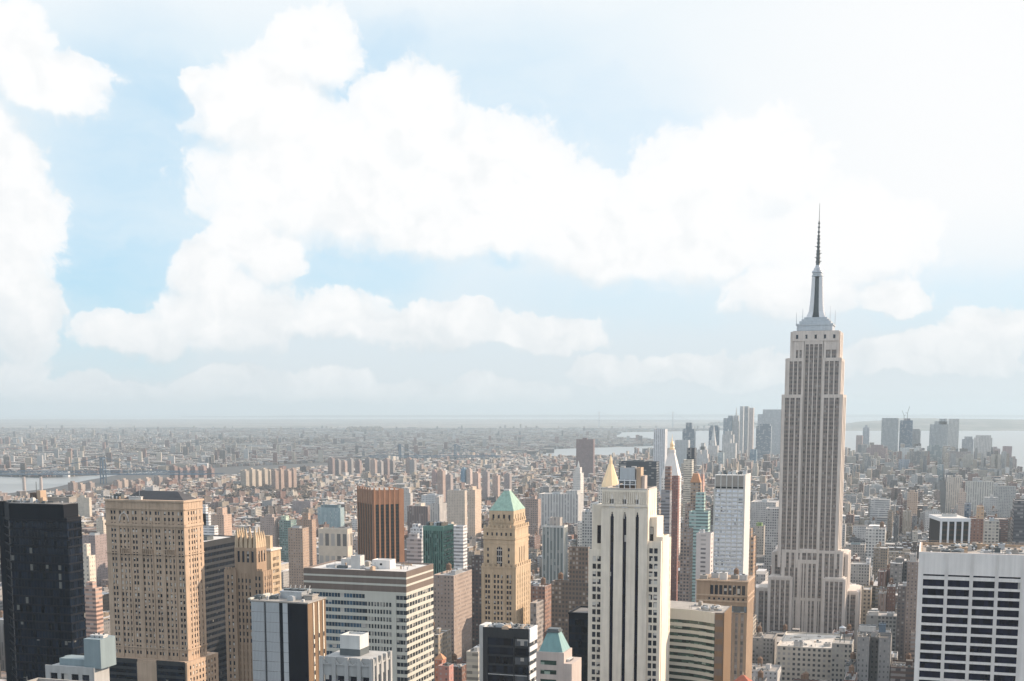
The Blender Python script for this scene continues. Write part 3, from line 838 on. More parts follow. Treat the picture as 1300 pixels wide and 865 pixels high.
def tan_gothic():
    F = 720.0
    b = boxpx(135, 232.3, 638.5, F, xb=256)
    root = thing('office_tower', 'broad tan masonry tower with gothic arches and dark hipped slate roof', 'office tower', (b.cx, b.cy, 0))
    w = MB(); zb = zpx(b, 236, 841)
    w.box(b.x0, b.x1, b.y0, b.y1, 0, b.z - .5)
    fz = lambda zx: (zx - 95) / 650.0 * b.w
    cols = []
    for c in (140, 165, 213, 246, 280, 322, 347, 403, 437, 471, 517, 541, 592, 627, 661, 706, 732):
        cols.append((fz(c) - .62, fz(c) + .62))
    ztop = zpx(b, 200, 648); rows = rows_of(zb + 1, ztop, 3.3, 1.9)
    r1 = grid(w, front(b), -0.45, b.w + .45, zb - 2, b.z, cols, rows, .45, .12)
    rc = even(b.d * .1, b.d * .36, 1, 1.1) + even(b.d * .33, b.d * .7, 3, 1.3) + even(b.d * .72, b.d * .96, 1, 1.1)
    r2 = grid(w, right(b), 0, b.d, zb - 2, b.z, rc, rows, .45, .12)
    w.build('wall', 'tan_stone', root)
    put_windows(root, front(b), r1[:80], 'tower_glass'); put_windows(root, right(b), r2[:16], 'tower_glass')
    put_windows(root, front(b), r1[80:], 'tower_glass'); put_windows(root, right(b), r2[16:], 'tower_glass')
    def cornice(z, h, out, mat='tan_stone'):
        c = MB(); c.box(b.x0 - out, b.x1 + out, b.y0 - out, b.y1 + out, z, z + h, True); c.build('cornice', mat, root)
    cornice(b.z + .003, 1.0, 1.0)
    for y, h in ((647, .6), (668.5, 1.5), (704, .5), (823, .7)):
        z = zpx(b, 190, y); c = MB()
        c.fbox(front(b), -.9, b.w + .9, z, z + h, .453, .95); c.fbox(right(b), 0, b.d, z, z + h, .453, .95); c.build('string_course', 'tan_stone', root)
    # pointed arches and balconies over the three main bays
    za, zt_ = zpx(b, 156, 662), zpx(b, 156, 651)
    for cu in (246, 437, 627):
        u = fz(cu); hw = 3.0; a = MB(); n = 7; fr = front(b)
        if cu == 246:
            prev = None
            for s in (-1, 1):
                prev = None
                for i in range(n + 1):
                    k = i / n; x = u + s * hw * math.cos(k * math.pi / 2); z = za + (zt_ - za) * math.sin(k * math.pi / 2) ** 1.0
                    if prev: a.bar(fr.p(prev[0], prev[1], .62), fr.p(x, z, .62), .5, .5)
                    prev = (x, z)
            a.build('arch', 'limestone', root)
        bz = zpx(b, 156, 702); a = MB()
        a.fbox(fr, u - hw - .6, u + hw + .6, bz - .4, bz, .453, 1.5)
        for i in range(6):
            uu = u - hw + i * hw * .4
            a.fbox(fr, uu - .2, uu + .2, bz, bz + 2.6, 1.0, 1.4)
        a.fbox(fr, u - hw - .6, u + hw + .6, bz + 2.6, bz + 3.0, .8, 1.5)
        a.build('balcony', 'tan_stone', root)
        for s in (-1, 1):
            a = MB(); a.fbox(fr, u + s * (hw + .45) - .35, u + s * (hw + .45) + .35, zb, zpx(b, 190, 662), .453, .85); a.build('buttress', 'tan_stone', root)
    # roof
    zr = on_y(195, 623.5, b.y0 + 9).z
    r = MB()
    P = [(b.x0 + 9, b.y0 + 3), (b.x1 - 1.5, b.y0 + 3), (b.x1 - 1.5, b.y1 - 2), (b.x0 + 9, b.y1 - 2)]
    Q = [(b.x0 + 15, b.y0 + 9.5), (b.x1 - 9, b.y0 + 9.5), (b.x1 - 9, b.y1 - 8), (b.x0 + 15, b.y1 - 8)]
    r.frustum(P, Q, b.z + 1.01, zr); r.build('roof', 'slate', root)
    roof_clutter(root, b.x0 + 1, b.x0 + 8, b.y0 + 1, b.y1 - 3, b.z + 1.01, 12, 6)
    cooling_unit(root, b.x0 + 5, b.y0 + 5, b.z + 1, 5, 3, 2.3, 'dark_steel')
    cooling_unit(root, b.x0 + 18, b.y0 + 1.8, b.z + 1, 8, 1.6, 1.4, 'pale_roof')
    m2 = MB(); m2.bar((b.x0 + 19, b.y0 + 4, b.z + 1), (b.x0 + 19, b.y0 + 4, b.z + 9), .15); m2.build('flagpole', 'steel', root)
    # base: light west wing block, dark glazed court on the north
    w2 = MB(); s = 6.0
    x1 = on_y(236.5, 842, b.y0 - s).x
    zc = on_y(236.5, 842, b.y0 - s).z
    w2.box(b.x0 - .6, x1, b.y0 - s, b.y1 + 8, 0, zc)
    bb = Box(); bb.x0, bb.x1, bb.y0, bb.y1 = b.x0 - .6, x1, b.y0 - s, b.y1 + 8; bb.w = bb.x1 - bb.x0; bb.d = bb.y1 - bb.y0
    rr = grid(w2, right(bb), 0, bb.d, zc - 30, zc, even(2, bb.d - 2, 9, 1.4), rows_of(zc - 30, zc - 1.5, 3.5, 2.1), .4)
    w2.fbox(front(bb), bb.w * .40, bb.w * .64, zc - 40, zc - 1, 0, .5)
    w2.build('base_wall', 'tan_stone', root)
    put_windows(root, right(bb), rr, 'tower_glass')
    for (a, c) in ((.0, .40), (.64, .985)):
        m2 = MB(); m2.fbox(front(bb), bb.w * a, bb.w * c, zc - 40, zc + .5, .02, .5); m2.build('dark_court', 'dark_panel', root)
        for i in range(5):
            m3 = MB(); m3.fbox(front(bb), bb.w * a + .4, bb.w * c - .4, zc - 4 - i * 3.6, zc - 2 - i * 3.6, .5, .56); m3.build('window_band', 'black_glass', root)
tan_gothic()

def simple_bands(name, label, cat, b, z0, wall, glassm, pitch, hwin, roofm='tar_roof', faces='fr', mull=0.0, top=2.0, t=0.4, nmax=30, parapet=0.9):
    root = thing(name, label, cat, (b.cx, b.cy, 0))
    w = MB(); w.box(b.x0, b.x1, b.y0, b.y1, 0, b.z)
    rows = rows_of(z0, b.z - top, pitch, hwin)[:nmax]
    for f in faces:
        fr = {'f': front(b), 'r': right(b), 'l': left(b)}[f]; L = b.w if f == 'f' else b.d
        bands(root, w, fr, -t if f == 'f' else 0, L + (t if f == 'f' else 0), rows, min(r[0] for r in rows) - 1, b.z, glassm, mull, t)
    for (x0, x1, y0, y1) in ((b.x0 - .4, b.x1 + .4, b.y0 - .4, b.y0 + .3), (b.x0 - .4, b.x1 + .4, b.y1 - .3, b.y1 + .4), (b.x0 - .4, b.x0 + .3, b.y0 + .3, b.y1 - .3), (b.x1 - .3, b.x1 + .4, b.y0 + .3, b.y1 - .3)):
        w.box(x0, x1, y0, y1, b.z + .003, b.z + parapet, True)
    w.build('wall', wall, root)
    r = MB(); r.box(b.x0 + .31, b.x1 - .31, b.y0 + .31, b.y1 - .31, b.z + .003, b.z + .2); r.build('roof', roofm, root)
    return root

def dark_slab():
    b = boxpx(214, 253, 691, 830, xb=301)
    root = simple_bands('office_tower', 'dark banded slab tower wedged between the tan gothic block and the spiky brown tower', 'office tower', b, 40, 'dark_panel', 'black_glass', 4.0, 2.3, faces='fr', mull=1.8, roofm='pale_roof')
    cooling_unit(root, b.cx, b.cy, b.z, 10, 8, 2.5, 'dark_steel')
dark_slab()

def spiky_brown():
    F = 690.0
    b = boxpx(299, 325, 696, F, xb=337)
    root = thing('office_tower', 'brown gothic tower crowned with a row of pale stone spikes', 'office tower', (b.cx, b.cy, 0))
    w = MB(); w.box(b.x0, b.x1, b.y0, b.y1, 0, b.z)
    zc = zpx(b, 310, 714)
    cols = even(.6, b.w - .6, 4, 1.4)
    r1 = grid(w, front(b), -.45, b.w + .45, zpx(b, 312, 728), b.z, cols, [(zc, b.z - 1.8)], .5)
    rows = rows_of(60, zpx(b, 310, 733), 3.6, 2.2)
    c2 = even(.6, b.w - .6, 5, .95)
    r2 = grid(w, front(b), -.45, b.w + .45, 58, zpx(b, 312, 728), c2, rows, .5, .2)
    cr = even(.8, b.d - .8, 3, 1.5)
    r3 = grid(w, right(b), 0, b.d, zpx(b, 312, 728), b.z, cr, [(zc, b.z - 1.8)], .5)
    r4 = grid(w, right(b), 0, b.d, 58, zpx(b, 312, 728), even(.8, b.d - .8, 4, 1.0), rows, .5, .2)
    w.build('wall', 'brown_stone', root)
    put_windows(root, front(b), r1, 'window_glass'); put_windows(root, right(b), r3, 'window_glass')
    put_windows(root, front(b), r2[:50], 'window_glass'); put_windows(root, right(b), r4[:26], 'window_glass')
    # shoulders
    for (xa, xb_, yt, dy, xr_) in ((285.5, 299, 725, 2.5, None), (321.5, 333.5, 727, -1.5, 345)):
        s = boxpx(xa, xb_, yt, F + dy, xb=xr_, depth=20)
        w = MB(); w.box(s.x0, s.x1, s.y0, s.y1, 0, s.z)
        rw = rows_of(60, s.z - 1.5, 3.6, 2.1)
        q = grid(w, front(s), -.3, s.w + .3, 58, s.z + .6, even(.8, s.w - .8, 2, 1.0), rw, .4, .15)
        q2 = grid(w, right(s), 0, s.d, 58, s.z + .6, even(.8, s.d - .8, 4, 1.0), rw, .4, .15)
        for k in range(4):
            u = s.w * (k + .5) / 4
            w.fbox(front(s), u - .5, u + .5, s.z + .6, s.z + 1.8, -.3, .4)
        w.build('shoulder', 'brown_stone', root)
        put_windows(root, front(s), q, 'window_glass'); put_windows(root, right(s), q2, 'window_glass')
    # crown of spikes round the top
    zt_ = zpx(b, 310, 671)
    c = MB(); c.box(b.x0 + 1.2, b.x1 - 1.2, b.y0 + 1.2, b.y1 - 1.2, b.z, b.z + 5.5); c.build('crown_drum', 'brown_stone', root)
    nx, ny = 5, 5
    pts = [(b.x0 + .7 + (b.w - 1.4) * i / (nx - 1), b.y0 + .7) for i in range(nx)] + [(b.x0 + .7 + (b.w - 1.4) * i / (nx - 1), b.y1 - .7) for i in range(nx)]
    pts += [(x, b.y0 + .7 + (b.d - 1.4) * i / (ny - 1)) for i in range(1, ny - 1) for x in (b.x0 + .7, b.x1 - .7)]
    for k, (x, y) in enumerate(pts):
        s = MB(); h = (zt_ - b.z) * (1.0 if k % 2 == 0 else .82)
        q = lambda r: [(x - r, y - r), (x + r, y - r), (x + r, y + r), (x - r, y + r)]
        s.frustum(q(1.0), q(.85), b.z, b.z + h * .45); s.frustum(q(.85), q(.12), b.z + h * .45, b.z + h)
        s.build('spike', 'yellow_stone', root)
    # stepped annex tower behind on the west
    s = boxpx(338, 343, 700, 745, xb=355.5)
    w = MB(); w.box(s.x0 - 4, s.x1, s.y0, s.y1, 0, s.z); w.box(s.x0 - 3, s.x1 - 1.5, s.y0 + 3, s.y1 - 6, s.z, s.z + 8.5)
    q = grid(w, right(s), 0, s.d, 60, s.z - .8, even(2, s.d - 2, 5, 1.1), rows_of(60, s.z - 3, 3.6, 2), .4, .1)
    c = MB(); c.box(s.x0 - 4.6, s.x1 + .8, s.y0 - .6, s.y1 + .6, s.z + .003, s.z + 1.1, True); c.build('cornice', 'limestone', root)
    w.build('annex_wall', 'yellow_stone', root)
    put_windows(root, right(s), q, 'window_glass')
spiky_brown()

def silver_black():
    F = 480.0
    b = boxpx(319, 390.5, 767, F, xb=413)
    root = thing('office_tower', 'narrow tower faced half in silver glass and half in black with a brown side wall', 'office tower', (b.cx, b.cy, 0))
    w = MB(); w.box(b.x0, b.x1, b.y0, b.y1, 0, b.z)
    w.build('wall', 'bronze_panel', root)
    fr = front(b); k = b.w / 71.5
    for (a, c) in ((0.3, 16.5), (19.5, 36), (40.5, 47)):
        zz = b.z
        for i in range(14):
            h = 3.75
            mt = 'silver_glass' if i < 9 else ('band_glass' if i % 2 else 'silver_glass')
            m2 = MB(); m2.fbox(fr, a * k, c * k, zz - h + (.0), zz - .12, 0.03, .35); m2.build('glass_panel', mt, root)
            zz -= h
            if i >= 8:
                m2 = MB(); m2.fbox(fr, a * k, c * k, zz - 1.3, zz - .12, .03, .42); m2.build('glass_panel', 'silver_glass', root); zz -= 1.4
    m2 = MB()
    for (a, c) in ((16.5, 19.5), (36, 40.5)):
        m2.fbox(fr, a * k, c * k, 60, b.z, .03, .15)
    m2.build('recess', 'black_panel', root)
    m2 = MB(); m2.fbox(fr, 47 * k, b.w - .05, 60, b.z, .03, .5); m2.build('black_wall', 'black_panel', root)
    m2 = MB(); fx = even(0, b.w * .51, 20, .1)
    for (a, c) in fx: m2.fbox(fr, a, c, 60, b.z, .35, .45)
    m2.build('mullion', 'steel', root)
    # brown west wall: pale strips with window slots
    rf = right(b)
    for i, u in enumerate((.30, .58, .84)):
        m2 = MB(); m2.fbox(rf, b.d * u - .35, b.d * u + .35, 60, b.z - .3, .02, .3); m2.build('strip', 'cream_stone', root)
        for q in range(12):
            if i == 0 or q % 2 == 0:
                z = b.z - 14 - q * 3.4
                m3 = MB(); m3.fbox(rf, b.d * u - .3, b.d * u + .3, z, z + 1.7, .303, .36); m3.build('window', 'window_glass', root)
    r = MB(); r.box(b.x0 - .4, b.x1 + .3, b.y0 - .4, b.y1 + .3, b.z + .003, b.z + .5); r.build('roof', 'gravel_roof', root)
    m2 = MB()
    m2.bar((b.x0 - .6, b.y0 - .3, b.z + .9), (b.x0 - .6, b.y1, b.z + .9), 1.2, .5); m2.bar((b.x0 + 2, b.y0 + 4, b.z + 1), (b.x0 + 2, b.y1 - 2, b.z + 1), .6)
    m2.build('parapet', 'beige_panel', root)
    cooling_unit(root, b.cx + 1, b.cy + 4, b.z + .5, 9, 8, 2.4, 'steel'); cooling_unit(root, b.x1 - 3, b.y0 + 9, b.z + .5, 3.4, 5, 1.4, 'gravel_roof')
    roof_clutter(root, b.x0 + 1, b.x1 - 2, b.y0 + 1, b.y1 - 2, b.z + .5, 16, 4)
    for q in range(5):
        m2 = MB(); m2.bar((b.cx - 3 + q * 2.0, b.y1 - 2, b.z), (b.cx - 1.4 + q * 2.0, b.y1 - 2.5, b.z + 5), .28); m2.build('pipe', 'pale_roof', root)
silver_black()

def banded_block():
    F = 620.0
    b = boxpx(387, 515, 727.5, F, xb=549)
    root = thing('office_building', 'wide office block striped in beige and dark bands under a flat pale roof', 'office building', (b.cx, b.cy, 0))
    w = MB(); w.box(b.x0, b.x1, b.y0, b.y1, 0, b.z - .4)
    p = 3.62
    rows = [(b.z - 18.0 - i * p - .1, b.z - 18.0 - i * p + 1.75) for i in range(24)]
    rows = [(b.z - 10.4 - (i + 1) * p + .85, b.z - 10.4 - (i + 1) * p + 2.9) for i in range(25)]
    fr, rf = front(b), right(b)
    ua, ub, uc, ud = 0, b.w * .60, b.w * .885, b.w
    bands(root, w, fr, ua - .4, ub, rows, 60, b.z - 10.4, 'blue_glass', 1.6, mw=.12, tm=.2)
    # patchwork of beige panels on the middle of the front
    bands(root, w, fr, ub + .003, uc - 1.2, [(a, c) for i, (a, c) in enumerate(rows) if i > 0], 60, b.z - 10.4, 'band_glass', 1.5, mw=.5, tm=.45)
    w.fbox(fr, uc - 1.2, uc + 1.2, 60, b.z - 10.4, 0, .7)
    bands(root, w, fr, uc + 1.2, ud + .4, rows, 60, b.z - 10.4, 'band_glass', 1.5, mw=.12, tm=.2)
    bands(root, w, rf, 0, b.d, rows, 60, b.z - 10.4, 'band_glass', 3.4, mw=.5, tm=.3)
    w.build('wall', 'beige_panel', root)
    z = b.z
    for (h, mat) in ((2.2, 'brown_panel'), (.9, 'beige_panel'), (2.5, 'brown_panel'), (1.0, 'beige_panel'), (2.9, 'brown_panel'), (.9, 'beige_panel')):
        m2 = MB(); m2.fbox(fr, -.5, b.w + .5, z - h, z, .0, .5); m2.fbox(rf, 0, b.d, z - h, z, 0, .5); m2.build('band', mat, root); z -= h
    r = MB(); r.box(b.x0 + .6, b.x1 - .2, b.y0 + .6, b.y1 - .2, b.z - .39, b.z - .1); r.build('roof', 'pale_roof', root)
    pr = MB()
    for (x0, x1, y0, y1) in ((b.x0 - .4, b.x1 + .4, b.y0 - .4, b.y0 + .5), (b.x0 - .4, b.x1 + .4, b.y1 - .5, b.y1 + .4), (b.x0 - .4, b.x0 + .5, b.y0 + .5, b.y1 - .5), (b.x1 - .5, b.x1 + .4, b.y0 + .5, b.y1 - .5)):
        pr.box(x0, x1, y0, y1, b.z + .003, b.z + .5, True)
    pr.build('parapet', 'brown_panel', root)
    for (u, v, ww, dd, h, mt) in ((.43, .34, 5, 5, 6.2, 'pale_roof'), (.66, .45, 9.5, 7, 4.2, 'white_stone'), (.25, .7, 8, 6, 3, 'pale_roof'), (.30, .25, 5, 2.5, 1.2, 'dark_steel'), (.18, .3, 5, 3, 1.0, 'steel')):
        m2 = MB(); x, y = b.x0 + b.w * u, b.y0 + b.d * v
        m2.parapet_box(x - ww / 2, x + ww / 2, y - dd / 2, y + dd / 2, b.z - .1, b.z + h, .3, .5); m2.build('rooftop_unit', mt, root)
    roof_clutter(root, b.x0 + 2, b.x1 - 3, b.y0 + 2, b.y1 - 3, b.z - .1, 26, 3)
    m2 = MB(); m2.box(b.x0 + b.w * .66 - .6, b.x0 + b.w * .66 + .6, b.y0 + b.d * .45 - 3.56, b.y0 + b.d * .45 - 3.5, b.z + 1.6, b.z + 2.6); m2.build('vent', 'dark_panel', root)
banded_block()

def scalloped_tower():
    F = 350.0
    b = boxpx(408, 472, 840, F, depth=13)
    root = thing('office_tower', 'small grey stone tower top with scalloped arches and boxy cap, lowest edge of view', 'office tower', (b.cx, b.cy, 0))
    w = MB(); w.box(b.x0 + .6, b.x1 - .6, b.y0 + .6, b.y1 - .6, 0, b.z + .5)
    fr, rf = front(b), right(b)
    zt_ = b.z
    for f, L in ((fr, b.w), (rf, b.d)):
        n = 4
        for i in range(n + 1):
            u = L * i / n
            w.fbox(f, u - .55, u + .55, 60, zt_ + .6, -.6, .25)
        for i in range(n):
            u0, u1 = L * i / n + .55, L * (i + 1) / n - .55
            w.fbox(f, u0, u1, 60, zt_ - 9.5, -.6, -.1); w.fbox(f, u0, u1, zt_ - 4.6, zt_ - 1.6, -.6, -.25)
            k = 8
            for j in range(k):
                a = u0 + (u1 - u0) * j / k; c = u0 + (u1 - u0) * (j + 1) / k
                h = math.sin(math.pi * (j + .5) / k)
                w.fbox(f, a, c, zt_ - 1.6, zt_ - .1 - 1.2 * h, -.6, .1)
            m2 = MB(); m2.fbox(f, u0 + .5, u1 - .5, zt_ - 9.5, zt_ - 4.6, -.45, -.3); m2.build('window', 'window_glass', root)
    w.build('wall', 'grey_concrete', root)
    c = MB()
    c.box(b.x0 - 2.4, b.x1 + 3.2, b.y0 - 1.6, b.y1 + 3, 40, zt_ - 9.6)
    for i in range(9):
        x = b.x0 - 2 + i * (b.w + 5) / 8
        c.box(x - .5, x + .5, b.y0 - 1.9, b.y0 - 1.3, 40, zt_ - 8.9)
    c.build('base_wall', 'light_concrete', root)
    x, y = b.cx - .5, b.cy
    m2 = MB(); m2.parapet_box(x - 3.0, x + 3.0, y - 3, y + 3, zt_, zt_ + 6.2, .3, .5); m2.build('cap', 'light_concrete', root)
    m2 = MB(); m2.box(x - 3.06, x + 3.06, y - 3.06, y + 3.06, zt_ + .5, zt_ + 2.4); m2.build('vent', 'dark_steel', root)
scalloped_tower()

def orange_tower():
    F = 1300.0
    pc = at_forward(474, 622, F)
    z = pc.z; ht = z
    root = thing('office_tower', 'orange-brown brick tower turned at an angle with dark vertical window strips', 'office tower', (pc.x, pc.y, 0))
    ang = R(45)
    # plan: corner nearest the camera at column 474
    ux, uy = math.cos(ang), math.sin(ang)
    Lr, Ll = 32.0, 43.0
    A = (pc.x, pc.y)
    fr = Fr(A[0], A[1], ux, uy, uy, -ux)                    # west-north face, u to the right
    fl = Fr(A[0] - (-uy) * -0 + (-uy) * Ll, A[1] + ux * Ll, uy, -ux, -ux, -uy)   # east-north face running towards the corner
    B = (A[0] + ux * Lr, A[1] + uy * Lr); Dp = (A[0] - uy * Ll, A[1] + ux * Ll); Cc = (B[0] - uy * Ll, B[1] + ux * Ll)
    w = MB(); w.prism([A, B, Cc, Dp], 0, z - 1)
    zt_ = on_y(474, 641, pc.y).z
    def pilasters(f, L, n, endw, mat):
        m_ = MB(); pitch = (L - endw) / n
        for i in range(n):
            u = i * pitch
            m_.fbox(f, u, u + 1.5, 20, z, 0, 1.3)
            m2 = MB(); m2.fbox(f, u + 1.5, u + pitch, 20, zt_, .02, .15); m2.build('window_strip', 'strip_dark', root)
            m_.fbox(f, u + 1.5, u + pitch, zt_, z - .8, 0, .8)
            m_.lathe(*f.p(u + .75, 0, .5)[:2], [(.9, z), (.9, z + 1.6), (.2, z + 1.9)], 8)
        m_.fbox(f, L - endw, L, 20, z, 0, 1.3)
        m_.build('pilaster', mat, root)
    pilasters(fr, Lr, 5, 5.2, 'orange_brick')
    pilasters(fl, Ll, 6, 1.6, 'orange_brick_shaded')
    w.build('wall', 'orange_brick_shaded', root)
    rt = Fr(B[0], B[1], -uy, ux, ux, uy)
    m2 = MB(); m2.fbox(rt, 0, Ll, 20, z, 0, .6); m2.build('side_wall', 'orange_brick', root)
    cx, cy = (A[0] + Cc[0]) / 2, (A[1] + Cc[1]) / 2
    r = MB(); r.prism([(cx + (p[0] - cx) * .9, cy + (p[1] - cy) * .9) for p in (A, B, Cc, Dp)], z - 1, z - .5); r.build('roof', 'gravel_roof', root)
m, t, b = bsdf_mat('strip_dark')
pos = t.n('ShaderNodeNewGeometry').outputs['Position']
fz = t.math('FRACT', t.math('DIVIDE', t.sep(pos)[2], 3.5))
t.put(b.inputs['Base Color'], t.mix(t.math('LESS_THAN', fz, .6), (0.06, 0.042, 0.032), (0.025, 0.03, 0.028)))
b.inputs['Roughness'].default_value = .3
orange_tower()

def green_tower():
    b = boxpx(537.5, 562, 668.5, 1080, xb=575)
    root = thing('office_tower', 'dark green glass tower with pale vertical ribs behind the striped block', 'office tower', (b.cx, b.cy, 0))
    w = MB(); w.box(b.x0, b.x1, b.y0, b.y1, 0, b.z)
    ztop = zpx(b, 550, 674)
    for f, L, n in ((front(b), b.w, 9), (right(b), b.d, 9)):
        for i in range(n + 1):
            u = L * i / n
            w.fbox(f, u - .18, u + .18, 10, b.z, 0, .5)
        w.fbox(f, 0, L, ztop, b.z, 0, .3)
        if f.n[0] == 0:
            for i in range(n):
                m2 = MB(); m2.fbox(f, L * i / n + .18, L * (i + 1) / n - .18, 10, ztop, .02, .1); m2.build('window_strip', 'teal_glass', root)
        else:
            z = ztop
            while z > 40:
                m2 = MB(); m2.fbox(f, .2, L, z - 2.6, z - .6, .5, .55); m2.build('window_band', 'teal_glass', root); z -= 3.7
    w.build('wall', 'green_panel', root)
    for i in range(5):
        cooling_unit(root, b.x0 + b.w * (i + .5) / 5, b.cy - 3, b.z, 2.4, 9, 2.3, ['dark_steel', 'tan_stone', 'steel'][i % 3])
green_tower()
def sqr(cx, cy, r, s=None):
    s = r if s is None else s
    return [(cx - r, cy - s), (cx + r, cy - s), (cx + r, cy + s), (cx - r, cy + s)]

def pyramid_tower():
    F = 900.0
    b = boxpx(615, 653, 690, F, xb=670)
    root = thing('office_tower', 'ornate yellow stone tower under a green copper pyramid roof with tall arched window', 'office tower', (b.cx, b.cy, 0))
    z0 = zpx(b, 634, 721)
    w = MB(); w.box(b.x0, b.x1, b.y0, b.y1, z0 - 1, b.z)
    fr, rf = front(b), right(b)
    ztop = zpx(b, 634, 685); b.z = ztop
    za = zpx(b, 634, 694)
    # upper shaft: small windows each side of one tall arched window
    k = b.w / 270.0
    cols = [(34 * k - .7, 34 * k + .7), (112 * k, 162 * k), (222 * k - .7, 222 * k + .7)]
    q = []
    sm = rows_of(z0 + 1, za, 4.2, 2.2)
    w.fbox(fr, -.5, cols[0][0], z0, ztop, 0, .5); w.fbox(fr, cols[0][1], cols[1][0], z0, ztop, 0, .5)
    w.fbox(fr, cols[1][1], cols[2][0], z0, ztop, 0, .5); w.fbox(fr, cols[2][1], b.w + .5, z0, ztop, 0, .5)
    for (a, c) in (cols[0], cols[2]):
        zz = z0
        for (e, f) in sm:
            pass
        for (e, f) in sorted(sm):
            w.fbox(fr, a, c, zz, e, 0, .5); zz = f; q.append((a, c, e, f))
        w.fbox(fr, a, c, zz, ztop, 0, .5)
    a, c = cols[1]; n = 8
    for i in range(n):
        u0, u1 = a + (c - a) * i / n, a + (c - a) * (i + 1) / n
        h = math.sin(math.acos(abs((i + .5) / n * 2 - 1))) * (c - a) / 2
        w.fbox(fr, u0, u1, za - 2 + h, ztop, 0, .5)
    m2 = MB(); m2.fbox(fr, a, c, z0 + 1, za + 2, .02, .1); m2.build('arched_window', 'navy_glass', root)
    m2 = MB()
    for u in (a + (c - a) * .33, a + (c - a) * .67): m2.fbox(fr, u - .15, u + .15, z0 + 1, za + 1, .1, .3)
    for i in range(5): m2.fbox(fr, a, c, z0 + 3.5 + i * 4.2, z0 + 4.4 + i * 4.2, .1, .25)
    m2.build('window_frame', 'grey_limestone', root)
    rq = grid(w, rf, 0, b.d, z0, ztop, even(b.d * .25, b.d * .75, 3, 1.5), [(z0 + 3, za - 1)], .5)
    w.build('wall', 'yellow_stone', root)
    put_windows(root, fr, q, 'window_glass'); put_windows(root, rf, rq, 'navy_glass')
    # lower shaft
    s = Box(); s.x0, s.x1, s.y0, s.y1 = b.x0 - 1.2, b.x1 + 1.2, b.y0 - 1.4, b.y1 + 1.5; s.w = s.x1 - s.x0; s.d = s.y1 - s.y0
    w = MB(); w.box(s.x0, s.x1, s.y0, s.y1, 0, z0)
    k = s.w / 48.0; cols = []
    for c in (6, 10, 18.5, 23.5, 28.5, 37, 41): cols.append((c * k - .75, c * k + .75))
    rows = rows_of(40, z0 - 4, 3.7, 2.3)
    q = grid(w, front(s), -.5, s.w + .5, 38, z0, cols, rows, .5, .1)
    q2 = grid(w, right(s), 0, s.d, 38, z0, even(1.4, s.d - 1.4, 6, 1.2), rows, .5, .15)
    for c in (2.5, 14, 33, 45.5): w.fbox(front(s), c * k - .5, c * k + .5, 38, z0 - 3, .5, .9)
    w.build('wall', 'yellow_stone', root)
    put_windows(root, front(s), q[:60], 'window_glass'); put_windows(root, right(s), q2[:20], 'window_glass'); put_windows(root, front(s), q[60:], 'window_glass'); put_windows(root, right(s), q2[20:], 'window_glass')
    def ledge(x0, x1, y0, y1, z, h, o, teeth=0, name='cornice'):
        c = MB(); c.box(x0 - o, x1 + o, y0 - o, y1 + o, z, z + h, True)
        if teeth:
            for f, L in ((Fr(x0 - o, y0 - o, 1, 0, 0, -1), x1 - x0 + 2 * o), (Fr(x1 + o, y0 - o, 0, 1, 1, 0), y1 - y0 + 2 * o)):
                for i in range(teeth):
                    u = L * (i + .5) / teeth
                    c.fbox(f, u - L / teeth * .27, u + L / teeth * .27, z + h, z + h + 2.0, -.7, 0)
        c.build(name, 'yellow_stone', root)
    ledge(s.x0, s.x1, s.y0, s.y1, z0 + .003, 1.0, .8, 7)
    ledge(b.x0, b.x1, b.y0, b.y1, ztop - 3.2, 1.4, .7)
    ledge(b.x0, b.x1, b.y0, b.y1, ztop + .003, 1.4, 1.1)
    # attic stages stepping back
    z1 = zpx(b, 634, 672); z2 = zpx(b, 634, 663); zt_ = zpx(b, 636, 649); zap = zpx(b, 640, 625) + 1
    m1 = MB(); a = (b.x0 - .3, b.x1 + .3, b.y0 - .3, b.y1 + .3); m1.box(*a, ztop + 1.4, z1)
    A = Box(); A.x0, A.x1, A.y0, A.y1 = a; A.w = a[1] - a[0]; A.d = a[3] - a[2]
    qa = grid(m1, front(A), -.3, A.w + .3, ztop + 1.4, z1, even(1, A.w - 1, 6, 1.3), [(ztop + 2.6, ztop + 4.8)], .3)
    m1.build('attic_wall', 'yellow_stone', root); put_windows(root, front(A), qa, 'window_glass')
    ledge(*a, z1 + .003, .8, .6, 8, 'balustrade')
    B2 = Box(); B2.x0, B2.x1, B2.y0, B2.y1 = b.x0 + 3.2, b.x1 - 1.6, b.y0 + 2.5, b.y1 - 2.5; B2.w = B2.x1 - B2.x0; B2.d = B2.y1 - B2.y0
    m1 = MB(); m1.box(B2.x0, B2.x1, B2.y0, B2.y1, z1 + .8, zt_)
    qa = grid(m1, front(B2), -.4, B2.w + .4, z1 + .8, zt_, even(.8, B2.w - .8, 4, 1.5), [(z2 + 1.0, zt_ - 2.6)], .4)
    qb = grid(m1, right(B2), 0, B2.d, z1 + .8, zt_, even(.8, B2.d - .8, 4, 1.3), [(z2 + 1.0, zt_ - 2.6)], .4)
    m1.build('attic_wall', 'yellow_stone', root); put_windows(root, front(B2), qa, 'window_glass'); put_windows(root, right(B2), qb, 'window_glass')
    ledge(B2.x0, B2.x1, B2.y0, B2.y1, z2 - .6, .9, .9, 6, 'balustrade')
    r = MB(); cx, cy = (B2.x0 + B2.x1) / 2, (B2.y0 + B2.y1) / 2
    P_ = [(B2.x0 - .5, B2.y0 - .5), (B2.x1 + .5, B2.y0 - .5), (B2.x1 + .5, B2.y1 + .5), (B2.x0 - .5, B2.y1 + .5)]
